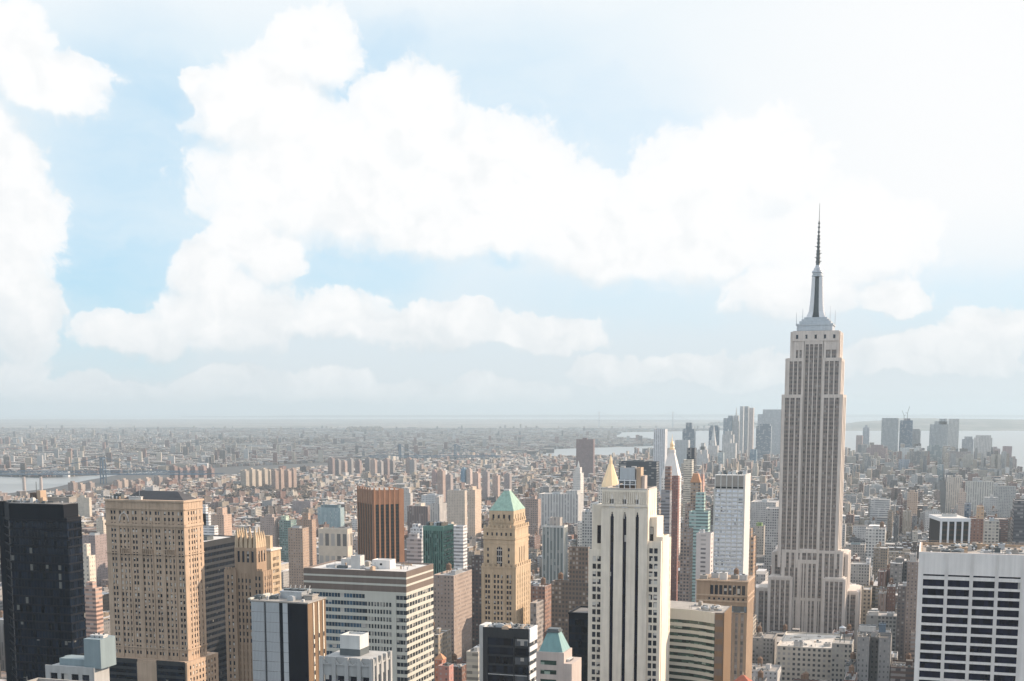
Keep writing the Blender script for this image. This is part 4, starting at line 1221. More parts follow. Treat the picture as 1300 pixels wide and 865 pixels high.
    r.frustum(P_, sqr(cx, cy, 2.0, 2.0), zt_ + .003, zap - 1.0)
    r.build('pyramid_roof', 'green_copper', root)
    m2 = MB(); m2.box(cx - 2.0, cx + 2.0, cy - 2, cy + 2, zap - .99, zap); m2.build('finial', 'pale_roof', root)
pyramid_tower()

def dark_box():
    b = boxpx(613.5, 671.5, 800, 520, xb=681)
    root = thing('office_tower', 'dark grey glass box tower with white banded side wall below the green pyramid tower', 'office tower', (b.cx, b.cy, 0))
    w = MB(); w.box(b.x0, b.x1, b.y0, b.y1, 0, b.z - .5)
    m2 = MB(); m2.box(b.x0 - 2.4, b.x0 - .01, b.y0 + 2, b.y1, 0, b.z + .6); m2.build('end_wall', 'light_concrete', root)
    fr, rf = front(b), right(b)
    w.fbox(fr, 0, b.w, b.z - 3.4, b.z + .4, 0, .5)
    w.fbox(fr, 0, b.w * .10, 50, b.z - 3.4, 0, .5); w.fbox(fr, b.w * .67, b.w * .69, 50, b.z - 3.4, 0, .4)
    w.build('wall', 'dark_panel', root)
    z = b.z - 3.4
    m2 = MB(); m2.fbox(fr, b.w * .10, b.w * .67, 50, z, .02, .3); m2.build('glass_panel', 'dark_panel', root)
    for i in range(9):
        for (a, c) in ((.11, .66), (.70, .985)):
            m2 = MB(); m2.fbox(fr, b.w * a, b.w * c, z - 3.4, z - .5, .31, .36); m2.build('window_band', 'black_glass' if a < .5 or i % 2 else 'band_glass', root)
        if i in (4, 6):
            m2 = MB(); m2.fbox(fr, b.w * .11, b.w * .97, z - .5, z - .15, .31, .4); m2.build('sill', 'steel', root)
        m2 = MB(); m2.fbox(rf, 0, b.d, z - 1.9, z + 0.1, .02, .5); m2.build('band', 'white_panel', root)
        m2 = MB(); m2.fbox(rf, 0, b.d, z - 3.7, z - 1.9, .02, .2); m2.build('window_band', 'band_glass', root)
        z -= 3.8
    m2 = MB(); m2.fbox(rf, 0, b.d, b.z - 3.2, b.z + .4, .02, .5); m2.build('band', 'white_panel', root)
    r = MB(); r.box(b.x0 + .3, b.x1 - .3, b.y0 + .3, b.y1 - .3, b.z - .49, b.z - .2); r.build('roof', 'pale_roof', root)
    p = MB(); p.box(b.x0, b.x1, b.y1 - .4, b.y1, b.z - .49, b.z + .4); p.box(b.x0, b.x0 + .3, b.y0, b.y1 - .4, b.z - .49, b.z + .4); p.box(b.x1 - .3, b.x1, b.y0, b.y1 - .4, b.z - .49, b.z + .4); p.build('parapet', 'light_concrete', root)
    roof_clutter(root, b.x0 + 1, b.x1 - 1, b.y0 + 1, b.y1 - 1, b.z - .2, 14, 7)
    for i in range(7):
        cooling_unit(root, b.x0 + 2 + i * (b.w - 4) / 6, b.y0 + b.d * (.35 if i % 2 else .6), b.z - .2, 2.0, 2.2, .3 + .2 * (i % 3), ['steel', 'dark_steel', 'gravel_roof'][i % 3])
dark_box()

def mansard_tower():
    b = boxpx(682.5, 715, 829, 480, xb=725)
    root = thing('office_tower', 'pale pink stone tower with a teal metal mansard cap and banded windows', 'office tower', (b.cx, b.cy, 0))
    w = MB(); w.box(b.x0, b.x1, b.y0, b.y1, 0, b.z)
    rows = rows_of(60, b.z - 2.2, 3.6, 1.7)
    q = grid(w, front(b), -.4, b.w + .4, 60, b.z, [(b.w * .12, b.w * .75)], rows, .4)
    q += grid(w, right(b), 0, b.d, 60, b.z, [(b.d * .3, b.d * .75)], rows, .4)[:0]
    w.build('wall', 'pink_stone', root)
    for (a, c, z0, z1) in q:
        m2 = MB(); m2.fbox(front(b), a, c, z0, z1, .02, .1); m2.build('window_band', 'green_glass', root)
    m2 = MB(); m2.fbox(right(b), b.d * .28, b.d * .78, 60, b.z - 3, .4, 1.6); m2.build('bay', 'light_concrete', root)
    for (a, c) in rows:
        m2 = MB(); m2.fbox(right(b), b.d * .3, b.d * .76, a, c, 1.6, 1.65); m2.build('window_band', 'band_glass', root)
    z2 = zpx(b, 715, 842)
    w = MB(); w.box(b.x1 + .4, b.x1 + 3.6, b.y0 - 1, b.y1 + 2, 0, z2)
    for (a, c) in rows: 
        if c < z2 - 1: w.fbox(Fr(b.x1 + .4, b.y0 - 1, 1, 0, 0, -1), .6, 2.6, a, c, 0, .05)
    w.build('wing_wall', 'pink_stone', root)
    zt_ = zpx(b, 703, 802)
    r = MB()
    P = [(b.x0 + .3, b.y0 + .3), (b.x1 - .3, b.y0 + .3), (b.x1 - .3, b.y1 - .3), (b.x0 + .3, b.y1 - .3)]
    Q = [(b.cx - b.w * .22, b.cy - b.d * .18), (b.cx + b.w * .2, b.cy - b.d * .18), (b.cx + b.w * .2, b.cy + b.d * .2), (b.cx - b.w * .22, b.cy + b.d * .2)]
    r.frustum(P, Q, b.z + .003, zt_ - 1); r.build('mansard_roof', 'teal_copper', root)
    m2 = MB()
    for i in range(12):
        k = (i + .5) / 12
        m2.bar((P[0][0] + (P[1][0] - P[0][0]) * k, P[0][1], b.z + .05), (Q[0][0] + (Q[1][0] - Q[0][0]) * k, Q[0][1], zt_ - .95), .12)
    m2.build('roof_seam', 'teal_copper', root)
    m2 = MB(); m2.box(Q[0][0] - .4, Q[1][0] + .4, Q[0][1] - .4, Q[2][1] + .4, zt_ - .99, zt_ - .3); m2.box(Q[0][0], Q[1][0], Q[0][1], Q[2][1], zt_ - .29, zt_ + .3); m2.build('roof_cap', 'dark_steel', root)
mansard_tower()

def black_slab():
    b = boxpx(722.5, 751, 781, 640, depth=22)
    simple_bands('office_tower', 'plain black slab tower directly beside the white tower with slit windows', 'office tower', b, 60, 'black_panel', 'black_glass', 3.8, 2.8, mull=1.6, t=.15, nmax=26)
black_slab()

def slit_tower():
    F = 620.0
    b = boxpx(764.5, 822.3, 622.5, F, xb=833)
    root = thing('office_tower', 'cream stone tower with three tall dark slit window lines rising to pointed tops', 'office tower', (b.cx, b.cy, 0))
    fr, rf = front(b), right(b)
    z_cr = zpx(b, 800, 642)
    z_sl = zpx(b, 793, 651)
    w = MB(); w.box(b.x0, b.x1, b.y0, b.y1, 0, b.z - .5)
    k = b.w / 57.8
    slits = [((x - 764.5 - 2.15) * k, (x - 764.5 + 2.15) * k) for x in (777.9, 794.0, 810.0)]
    e = -.0
    for (a, c) in slits:
        w.fbox(fr, e, a, 40, b.z, 0, .6)
        # pointed head
        n = 6
        for i in range(n):
            u0, u1 = a + (c - a) * i / n, a + (c - a) * (i + 1) / n
            h = 3.2 * (1 - abs((i + .5) / n * 2 - 1))
            w.fbox(fr, u0, u1, z_sl - 2.4 + h, b.z, 0, .6)
        m2 = MB(); m2.fbox(fr, a, c, 40, z_sl + 1.5, .02, .1); m2.build('slit_window', 'navy_glass', root)
        m2 = MB(); u = (a + c) / 2
        m2.fbox(fr, u - .9, u + .9, z_sl + 3, z_cr + 3.0, .6, 1.0); m2.fbox(fr, u - .5, u + .5, z_cr + 3, z_cr + 5.2, .6, .9); m2.fbox(fr, u - 1.5, u + 1.5, z_sl + 4, z_cr - 1.2, .6, .8)
        m2.build('ornament', 'white_stone', root)
        e = c
    w.fbox(fr, e, b.w, 40, b.z, 0, .6)
    for x in (769.5, 786, 802, 817.5):
        u = (x - 764.5) * k; w.fbox(fr, u - 2.1, u + 2.1, 40, z_cr - 2, .6, .75)
    n = 22
    for i in range(n):
        u = b.w * (i + .5) / n; w.fbox(fr, u - .32, u + .32, z_cr + .8, b.z - .8, .6, 1.0)
    w.fbox(fr, -.4, b.w + .4, z_cr - .5, z_cr + .6, .6, 1.2)
    # west side of the head
    q = grid(w, rf, 0, b.d, 60, b.z, even(b.d * .2, b.d * .8, 3, .9), rows_of(90, z_cr - 2, 3.7, 2.0), .4, .1)
    w.build('wall', 'cream_stone', root)
    put_windows(root, rf, q[:12], 'tower_glass')
    r = MB(); r.box(b.x0 + .7, b.x1 - .7, b.y0 + .7, b.y1 - .7, b.z - .49, b.z - .3); r.build('roof', 'gravel_roof', root)
    p = MB()
    for (x0, x1, y0, y1) in ((b.x0, b.x1, b.y0 - .6, b.y0 + .6), (b.x0, b.x1, b.y1 - .6, b.y1), (b.x0, b.x0 + .6, b.y0 + .6, b.y1 - .6), (b.x1 - .6, b.x1 + .4, b.y0 + .6, b.y1 - .6)):
        p.box(x0, x1, y0, y1, b.z + .003, b.z + .7, True)
    p.build('parapet', 'grey_limestone', root)
    # shoulders and lower wings
    def wing(xl, xr, y, dy, xb, d, front_cols, rows, name='wing_wall', extra=None):
        s = boxpx(xl, xr, y, F, xb=xb, depth=d)
        s.y0 = b.y0 + dy
        s.x0 = on_y(xl, y, s.y0).x; s.x1 = on_y(xr, y, s.y0).x; s.z = on_y(xr, y, s.y0).z
        s.y1 = s.y0 + d; s.w = s.x1 - s.x0; s.d = d
        w = MB(); w.box(s.x0, s.x1, s.y0, s.y1, 0, s.z)
        rw = rows(s)
        q = grid(w, front(s), 0, s.w + .4, 60, s.z + .6, front_cols(s), rw, .4) if front_cols else []
        q2 = grid(w, right(s), 0, s.d, 60, s.z + .6, even(1.2, s.d - 1.2, max(2, int(s.d / 3.4)), 1.1), rw, .4, .1)
        w.build(name, 'cream_stone', root)
        return s, q, q2
    rowsf = lambda s: rows_of(60, s.z - 2.2, 3.72, 2.5)
    two = lambda s: [(s.w * .30, s.w * .30 + 1.75), (s.w * .30 + 2.35, s.w * .30 + 4.1)]
    s1, qa, qb = wing(747.5, 764.7, 699, 1.6, None, 24, two, rowsf)
    s2, qc, qd = wing(822.2, 838.5, 689, 1.6, None, 25, lambda s: [(.9, 2.65), (3.25, 5.0)], rowsf)
    put_windows(root, front(s1), qa[:34], 'tower_glass'); put_windows(root, front(s2), qc[:36], 'tower_glass'); put_windows(root, right(s2), qd[:14], 'tower_glass')
    put_windows(root, front(s1), qa[34:], 'tower_glass'); put_windows(root, front(s2), qc[36:], 'tower_glass'); put_windows(root, right(s2), qd[14:], 'tower_glass'); put_windows(root, rf, q[12:], 'tower_glass')
    # upper shoulders with one tall dark opening
    for (xl, xr, y, wa, wb) in ((752.5, 764.6, 642, 758.4, 763.2), (822.2, 833.5, 658, 825.4, 829.8)):
        Y = b.y0 + 5
        x0, x1 = on_y(xl, y, Y).x, on_y(xr, y, Y).x; z = on_y(xr, y, Y).z
        w = MB(); w.box(x0, x1, Y, Y + 17, 60, z)
        f = Fr(x0, Y, 1, 0, 0, -1); a, c = on_y(wa, 680, Y).x - x0, on_y(wb, 680, Y).x - x0
        zt_, zb_ = on_y(xr, 669, Y).z, on_y(xr, 690 if xl < 800 else 694, Y).z
        if xl < 800: zt_, zb_ = on_y(xr, 667, Y).z, on_y(xr, 690, Y).z
        w.fbox(f, 0, a, 60, z + .5, 0, .4); w.fbox(f, c, x1 - x0 + .3, 60, z + .5, 0, .4); w.fbox(f, a, c, zt_, z + .5, 0, .4); w.fbox(f, a, c, 60, zb_, 0, .4)
        w.build('shoulder_wall', 'cream_stone', root)
        m2 = MB(); m2.fbox(f, a, c, zb_, zt_, .02, .1); m2.build('window', 'navy_glass', root)
    # small pier buttress west, lower step
    Y = b.y0 + 4; x0, x1 = on_y(833.6, 682, Y).x, on_y(841.5, 682, Y).x
    m2 = MB(); m2.parapet_box(x0, x1, Y, Y + 16, 60, on_y(840, 682, Y).z, .4, .6); m2.build('shoulder_wall', 'cream_stone', root)
    # rooftop plant: cooling tower on a white frame, brown bulkhead
    zz = b.z
    X = lambda px: on_y(px, 610, b.y0 + 8).x
    Z = lambda py: on_y(800, py, b.y0 + 8).z
    m2 = MB(); m2.parapet_box(X(787), X(806), b.y0 + 8, b.y0 + 14, Z(609), Z(594.5), .3, .8); m2.build('cooling_tower', 'steel', root)
    m2 = MB()
    for px in (786, 793, 800, 807): m2.bar((X(px), b.y0 + 7.7, b.z), (X(px), b.y0 + 7.7, Z(609)), .35)
    m2.bar((X(785), b.y0 + 7.5, Z(610)), (X(808), b.y0 + 7.5, Z(610)), .5); m2.bar((X(785), b.y0 + 7.5, Z(615.5)), (X(808), b.y0 + 7.5, Z(615.5)), .3)
    m2.build('steel_frame', 'white_panel', root)
    m2 = MB(); m2.box(X(785), X(806), b.y0 + 9, b.y0 + 14, b.z, Z(616)); m2.build('bulkhead', 'dark_brick', root)
    m2 = MB(); m2.parapet_box(X(808.5), X(814), b.y0 + 7, b.y0 + 13, b.z, Z(593.5), .3, .6); m2.build('bulkhead', 'tan_stone', root)
    m2 = MB(); m2.parapet_box(X(814.3), X(818.5), b.y0 + 8, b.y0 + 14, b.z, Z(604), .3, .6); m2.build('bulkhead', 'pink_stone', root)
    for px in (789, 803):
        m2 = MB(); m2.lathe(X(px), b.y0 + 11, [(1.1, Z(594.5) - .8), (1.3, Z(592.5))], 12); m2.build('fan', 'pale_roof', root)
slit_tower()

def gold_pyramid():
    F = 1800.0
    p = at_forward(772.3, 618, F); Y = p.y
    x = p.x; px = lambda c, r: on_y(c, r, Y)
    root = thing('office_tower', 'pale stone tower topped by a gilded pyramid spire behind the slit window tower', 'office tower', (x, Y + 14, 0))
    z0, z1 = px(772, 619).z, px(772, 577.5).z
    r = 13.6; cy = Y + 13
    m2 = MB(); m2.frustum(m2.ring(x, cy, r, 8, R(22.5)), m2.ring(x, cy, 3.2, 8, R(22.5)), z0, px(772, 590).z)
    m2.frustum(m2.ring(x, cy, 2.6, 8, R(22.5)), m2.ring(x, cy, 2.2, 8, R(22.5)), px(772, 590).z + .003, px(772, 586).z)
    m2.frustum(m2.ring(x, cy, 2.4, 8, R(22.5)), m2.ring(x, cy, .1, 8, R(22.5)), px(772, 586).z + .003, z1)
    m2.build('pyramid_roof', 'gold_leaf', root)
    m2 = MB(); m2.style((.62, .58, .52), (.5, .48, .45), (.45, .5, 1), (3.2, 3.8))
    m2.box(x - 14, x + 14, Y, Y + 28, 0, z0)
    m2.box(x - 24, x + 24, Y - 6, Y + 40, 0, z0 - 22); m2.box(x - 40, x + 40, Y - 12, Y + 50, 0, z0 - 48)
    for (sx, sy) in ((-1, -1), (1, -1), (-1, 1), (1, 1)): m2.box(x + sx * 12 - 1.6, x + sx * 12 + 1.6, Y + 14 + sy * 12 - 1.6, Y + 14 + sy * 12 + 1.6, z0, z0 + 4)
    m2.build('wall', 'city_wall', root, attrs=True)
gold_pyramid()

def gen_tower(name, label, cat, xl, xr, xb, y, F, col, win=(.5, .5, 1), bs=(3.2, 3.6), roof=(.35, .34, .33), depth=24, extras=(), group=None):
    b = boxpx(xl, xr, y, F, xb=xb, depth=depth)
    root = thing(name, label, cat, (b.cx, b.cy, 0), group)
    w = MB(); w.style(col, roof, win, bs)
    w.parapet_box(b.x0, b.x1, b.y0, b.y1, 0, b.z, .5, 1.2)
    w.build('wall', 'city_wall', root, attrs=True)
    for e in extras:
        k = e[0]
        if k == 'pent':                         # stepped upper storeys: fraction left, right, height, colour
            m2 = MB(); m2.style(e[4] if len(e) > 4 else col, roof, win if len(e) < 6 else e[5], bs)
            m2.parapet_box(b.x0 + b.w * e[1], b.x0 + b.w * e[2], b.y0 + b.d * .2, b.y1 - b.d * .2, b.z - 1.2, b.z + e[3], .4, .8)
            m2.build('penthouse', 'city_wall', root, attrs=True)
        elif k == 'tank': water_tank(root, b.x0 + b.w * e[1], b.cy, b.z - 1.2, e[2])
        elif k == 'unit': cooling_unit(root, b.x0 + b.w * e[1], b.cy, b.z - 1.2, b.w * e[2], b.d * .4, e[3], e[4] if len(e) > 4 else 'steel')
        elif k == 'pyr':
            m2 = MB(); m2.frustum([(b.x0 + b.w * .5 - e[1], b.cy - e[1]), (b.x0 + b.w * .5 + e[1], b.cy - e[1]), (b.x0 + b.w * .5 + e[1], b.cy + e[1]), (b.x0 + b.w * .5 - e[1], b.cy + e[1])], sqr(b.cx, b.cy, e[1] * e[4]), b.z + e[2], b.z + e[3]); m2.build('pyramid_roof', e[5], root)
        elif k == 'spire':
            m2 = MB(); m2.lathe(b.cx, b.cy, [(e[1], b.z - 1), (e[1] * .5, b.z + e[2] * .45), (.3, b.z + e[2])], 8); m2.build('spire', e[3], root)
        elif k == 'slab':                       # lower wider base
            m2 = MB(); m2.style(col, roof, win, bs); m2.parapet_box(b.x0 - e[1], b.x1 + e[2], b.y0 - e[3], b.y1 + e[3], 0, b.z - e[4], .5, 1.2); m2.build('base_wall', 'city_wall', root, attrs=True)
        elif k == 'piers':
            m2 = MB()
            for f, L in ((front(b), b.w), (right(b) if e[3] == 'r' else left(b), b.d)):
                n = e[1] if f.n[0] == 0 else max(2, int(e[1] * L / b.w))
                for i in range(n + 1):
                    u = L * i / n; m2.fbox(f, u - e[2] / 2, u + e[2] / 2, 0, b.z, 0, .7)
                m2.fbox(f, 0, L, b.z - e[4], b.z + .3, 0, .75)
            m2.build('pier', e[5], root)
        elif k == 'mast':
            m2 = MB(); m2.bar((b.x0 + b.w * e[1], b.cy, b.z), (b.x0 + b.w * e[1], b.cy, b.z + e[2]), .5); m2.build('antenna', 'dark_steel', root)
    return root, b

def clock_tower():
    F = 1850.0
    p = at_forward(850.6, 600, F); Y = p.y; x = p.x
    root = thing('clock_tower', 'white stone tower with steep pyramid top and golden lantern behind the brown twin slabs', 'clock tower', (x, Y + 12, 0))
    Z = lambda py: on_y(850.6, py, Y).z
    cy = Y + 12
    w = MB(); w.style((.62, .60, .58), (.5, .5, .5), (.4, .5, 1), (3.0, 3.8)); w.box(x - 12, x + 12, Y, Y + 24, 0, Z(607)); w.build('wall', 'city_wall', root, attrs=True)
    m2 = MB(); m2.frustum(sqr(x, cy, 12.4), sqr(x, cy, 4.2), Z(607) + .003, Z(575)); m2.box(x - 4.6, x + 4.6, cy - 4.6, cy + 4.6, Z(575), Z(571.5)); m2.build('spire_roof', 'white_stone', root)
    m2 = MB(); m2.lathe(x, cy, [(3.4, Z(571.5) + .003), (3.4, Z(569)), (2.7, Z(568)), (2.7, Z(565.5)), (3.2, Z(565)), (2.3, Z(562.5)), (.9, Z(560.5)), (.5, Z(557)), (.1, Z(551.5))], 10); m2.build('lantern', 'gold_leaf', root)
clock_tower()

def grid_tower():
    b = boxpx(907.5, 945.6, 603, 1040, xb=952.5)
    root = thing('office_tower', 'white gridded tower with brown blank crown panels beside the spired skyscraper', 'office tower', (b.cx, b.cy, 0))
    w = MB(); w.box(b.x0, b.x1, b.y0, b.y1, 0, b.z - .4)
    zc = zpx(b, 926, 620.5)
    cols = even(.5, b.w - .5, 5, 3.9)
    rows = rows_of(60, zc, 3.3, 2.2)
    q = grid(w, front(b), -.5, b.w + .5, 60, zc, cols, rows, .5)
    for i in range(6):
        u = .5 + (b.w - 1) * i / 5; w.fbox(front(b), u - .35, u + .35, zc, b.z, 0, .9)
    w.fbox(right(b), 0, b.d, 60, b.z, 0, .5)
    w.build('wall', 'light_concrete', root)
    put_windows(root, front(b), q, 'pale_glass')
    for (a, c) in cols:
        m2 = MB(); m2.fbox(front(b), a - .15, c + .15, zc + 1.6, b.z - .8, .02, .5); m2.build('crown_panel', 'gravel_roof', root)
        m2 = MB(); m2.fbox(front(b), a, c, zc + .1, zc + 1.4, .02, .3); m2.build('louver', 'dark_panel', root)
    m2 = MB(); m2.fbox(left(b), 0, b.d, 60, zc, .02, .2); m2.build('side_glass', 'blue_glass', root)
    for i in range(6):
        cooling_unit(root, b.x0 + b.w * (i + .5) / 6, b.cy, b.z - .4, 2.6, 8, 1.6 + (i % 2), ['pale_roof', 'dark_steel', 'steel'][i % 3])
grid_tower()

def ornate_block():
    b = boxpx(885.5, 948.5, 738.5, 800, xb=956.5)
    root = thing('office_tower', 'brownish stone block with a row of tall upper openings below the white gridded tower', 'office tower', (b.cx, b.cy, 0))
    w = MB(); w.box(b.x0, b.x1, b.y0, b.y1, 0, b.z)
    fr, rf = front(b), right(b)
    Z = lambda y: zpx(b, 920, y)
    q = grid(w, fr, -.5, b.w + .5, Z(757), b.z, even(b.w * .25, b.w * .98, 8, 2.0), [(Z(755), Z(743))], .6)
    q += grid(w, fr, -.5, b.w + .5, Z(764), Z(757.003), even(b.w * .2, b.w * .98, 8, 1.3), [(Z(762), Z(759))], .5)
    w.fbox(fr, -.5, b.w + .5, Z(769), Z(764), 0, .5)
    m2 = MB(); m2.fbox(fr, 0, b.w, Z(777), Z(769), .02, .3); m2.build('glass_band', 'blue_glass', root)
    cols = even(b.w * .3, b.w * .98, 6, 1.9)
    e = -.5
    for (a, c) in cols:
        w.fbox(fr, e, a, 40, Z(777), 0, .6); e = c
        m2 = MB(); m2.fbox(fr, a, c, 40, Z(779), .02, .15); m2.build('window_strip', 'strip_glass', root)
    w.fbox(fr, e, b.w + .5, 40, Z(777), 0, .6)
    q2 = grid(w, rf, 0, b.d, 40, b.z, even(1, b.d - 1, 5, 1.1), rows_of(60, b.z - 2, 3.7, 2.1), .5, .1)
    w.build('wall', 'brown_stone', root)
    put_windows(root, fr, q, 'window_glass'); put_windows(root, rf, q2, 'window_glass')
    for y, o in ((738.5, 1.0), (757, .8), (764, .7)):
        m2 = MB(); z = Z(y); m2.fbox(fr, -o, b.w + o, z + .003, z + .8, -.3, .6 + o * .6); m2.fbox(rf, 0, b.d, z + .003, z + .8, -.3, .5 + o * .6); m2.build('cornice', 'tan_stone', root)
    for i in range(5):
        cooling_unit(root, b.x0 + b.w * (.1 + i * .2), b.y0 + 6 + (i % 2) * 6, b.z, 4.5, 4, 2.0 + (i % 3), ['gravel_roof', 'steel', 'pale_roof'][i % 3])
    water_tank(root, b.x0 + b.w * .7, b.cy + 3, b.z, .8)
ornate_block()

def curved_block():
    A = [on for on in (at_forward(828, 778, 666), at_forward(850, 778, 661.5), at_forward(877, 778, 656), at_forward(893, 778, 651), at_forward(908, 778.3, 645))]
    z = A[-1].z
    pts = [(p.x, p.y) for p in A]
    c = at_forward(918.3, 778.3, 644); E = (c.x, c.y)
    G = (E[0] + 0.5, E[1] + 26)
    root = thing('office_building', 'office block with bent front of green glass bands and brown end wall', 'office building', (pts[2][0], pts[2][1] + 15, 0))
    w = MB()
    back = [(x, y + 27) for x, y in pts[::-1]]
    plan = pts + [E, G] + back
    w.prism(plan, 0, z - .5)
    rows = rows_of(50, z - 4.6, 3.42, 1.75)
    for (a, b_) in zip(pts[:-1], pts[1:]):
        L = math.hypot(b_[0] - a[0], b_[1] - a[1]); u = ((b_[0] - a[0]) / L, (b_[1] - a[1]) / L)
        f = Fr(a[0], a[1], u[0], u[1], u[1], -u[0])
        zz = 48
        for (c0, c1) in sorted(rows):
            w.fbox(f, 0, L, zz, c0, 0, .4); zz = c1
            m2 = MB(); m2.fbox(f, 0, L, c0, c1, .02, .1); m2.build('window_band', 'green_glass', root)
        w.fbox(f, 0, L, zz, z, 0, .4)
    w.build('wall', 'beige_panel', root)
    L = math.hypot(E[0] - pts[-1][0], E[1] - pts[-1][1]); u = ((E[0] - pts[-1][0]) / L, (E[1] - pts[-1][1]) / L)
    f = Fr(*pts[-1], *u, u[1], -u[0]); m2 = MB(); m2.fbox(f, 0, L, 40, z + .2, .02, .6)
    m2.build('end_wall', 'brown_panel', root)
    for i in range(8):
        m2 = MB(); m2.fbox(f, .15, L - .15, z - 3.4 - i * 6.2, z - .6 - i * 6.2, .6, .7); m2.build('panel', 'bronze_panel', root)
    f2 = Fr(*E, 0, 1, 1, 0); m2 = MB(); m2.fbox(f2, 0, 26, 40, z + .2, .02, .5)
    m2.build('side_wall', 'bronze_panel', root)
    r = MB(); r.prism([(x + (.0), y + .8) for x, y in pts] + [(E[0] - .5, E[1] + .8), (G[0] - .5, G[1] - .5)] + [(x, y - .5) for x, y in back], z - .49, z - .2); r.build('roof', 'gravel_roof', root)
    roof_clutter(root, E[0] - 22, E[0] - 2, E[1] + 6, E[1] + 24, z - .2, 16, 9)
    for i in range(4):
        cooling_unit(root, E[0] - 5 - i * 2.4, E[1] + 9 + (i % 2) * 5, z - .2, 2, 2.6, .9, ['gravel_roof', 'steel'][i % 2])
curved_block()

def red_roof():
    p = at_forward(943, 857, 560); Y = p.y
    root = thing('office_building', 'red tiled pyramid roof peeking up at the bottom beside the brown end wall', 'office building', (p.x, Y + 6, 0))
    m2 = MB(); m2.frustum(sqr(p.x, Y, 8, 8), sqr(p.x, Y, .5, .5), p.z - 7, p.z); m2.build('pyramid_roof', 'red_tile', root)
    m2 = MB(); m2.box(p.x - 7.2, p.x + 7.2, Y - 7.2, Y + 7.2, 0, p.z - 7.003); m2.build('wall', 'red_brick', root)
    m2 = MB(); m2.lathe(p.x, Y, [(.4, p.z), (.1, p.z + 1.5)], 6); m2.build('finial', 'tan_stone', root)
red_roof()

def white_grid_office():
    F = 530.0
    b = boxpx(1168.6, 1330, 704.5, F, depth=42)
    pl = on_y(1168.6, 700.5, b.y0)
    b.z = on_y(1250, 703, b.y0).z; b.x0 = pl.x; b.w = b.x1 - b.x0
    root = thing('office_tower', 'big white office tower with a grid of wide black windows below blank parapet', 'office tower', (b.cx, b.cy, 0))
    w = MB(); w.box(b.x0, b.x1, b.y0, b.y1, 0, b.z - 1.4)
    k = F / FPX
    X = lambda px: on_y(px, 745, b.y0).x - b.x0
    Z = lambda py: on_y(1250, py, b.y0).z
    cols = []; u = X(1171.5); pitch = 30.7 * k * 1.01
    while u + 26.6 * k < b.w - .5:
        cols.append((u, u + 26.6 * k)); u += pitch
    dz = 12.15 * k * 1.005; zt_ = Z(738.0)
    rows = [(zt_ - i * dz - 8.9 * k, zt_ - i * dz) for i in range(26)]
    zs0, zs1 = Z(733.6), Z(731.4)
    q = grid(w, front(b), -.6, b.w, rows[-1][0] - 3, Z(735.5), cols, rows, .8)
    q0 = grid(w, front(b), -.6, b.w, Z(735.5) + .003, b.z, cols, [(zs0, zs1)], .8)
    for (a, c) in cols:
        g_ = pitch - (c - a)
        w.fbox(front(b), c + g_ * .36, c + g_ * .64, rows[-1][0], b.z - .2, .8, 1.25)
    w.fbox(left(b), 0, b.d, 60, b.z, 0, .6)
    w.build('wall', 'white_stone', root)
    put_windows(root, front(b), q0 + q, 'navy_glass')
    p = MB()
    for (x0, x1, y0, y1) in ((b.x0, b.x1, b.y0, b.y0 + .6), (b.x0, b.x1, b.y1 - .6, b.y1), (b.x0, b.x0 + .6, b.y0 + .6, b.y1 - .6)):
        p.box(x0, x1, y0, y1, b.z - 1.39, b.z)
    p.build('parapet', 'tan_stone', root)
    r = MB(); r.box(b.x0 + .7, b.x1, b.y0 + .7, b.y1 - .7, b.z - 1.38, b.z - 1.2); r.build('roof', 'gravel_roof', root)
    rnd = random.Random(8)
    for i in range(20):
        cooling_unit(root, b.x0 + 4 + i * 2.25, b.y0 + rnd.uniform(6, 34), b.z - 1.2, rnd.uniform(1.6, 3.6), rnd.uniform(2, 5), rnd.uniform(.8, 2.3), rnd.choice(['gravel_roof', 'tan_stone', 'steel', 'pale_roof', 'dark_steel']))
    m2 = MB()
    for i in range(24): m2.bar((b.x0 + 1 + i * 2, b.y1 - 1.5, b.z - 1.2), (b.x0 + 1 + i * 2, b.y1 - 1.5, b.z + .9), .12)
    m2.bar((b.x0 + 1, b.y1 - 1.5, b.z + .9), (b.x0 + 47, b.y1 - 1.5, b.z + .9), .12); m2.build('railing', 'tan_stone', root)
    roof_clutter(root, b.x0 + 2, b.x0 + 48, b.y0 + 2, b.y1 - 3, b.z - 1.2, 60, 8)
    for (dx_, r_) in ((15, 1.3), (29, .9)):
        m2 = MB(); m2.lathe(b.x0 + dx_, b.y0 + 16, [(.3, b.z - 1.2), (.3, b.z + .6), (r_, b.z + 1.2), (r_ * .8, b.z + 1.9), (.1, b.z + 2.2)], 10); m2.build('antenna_dome', 'pale_roof', root)
white_grid_office()

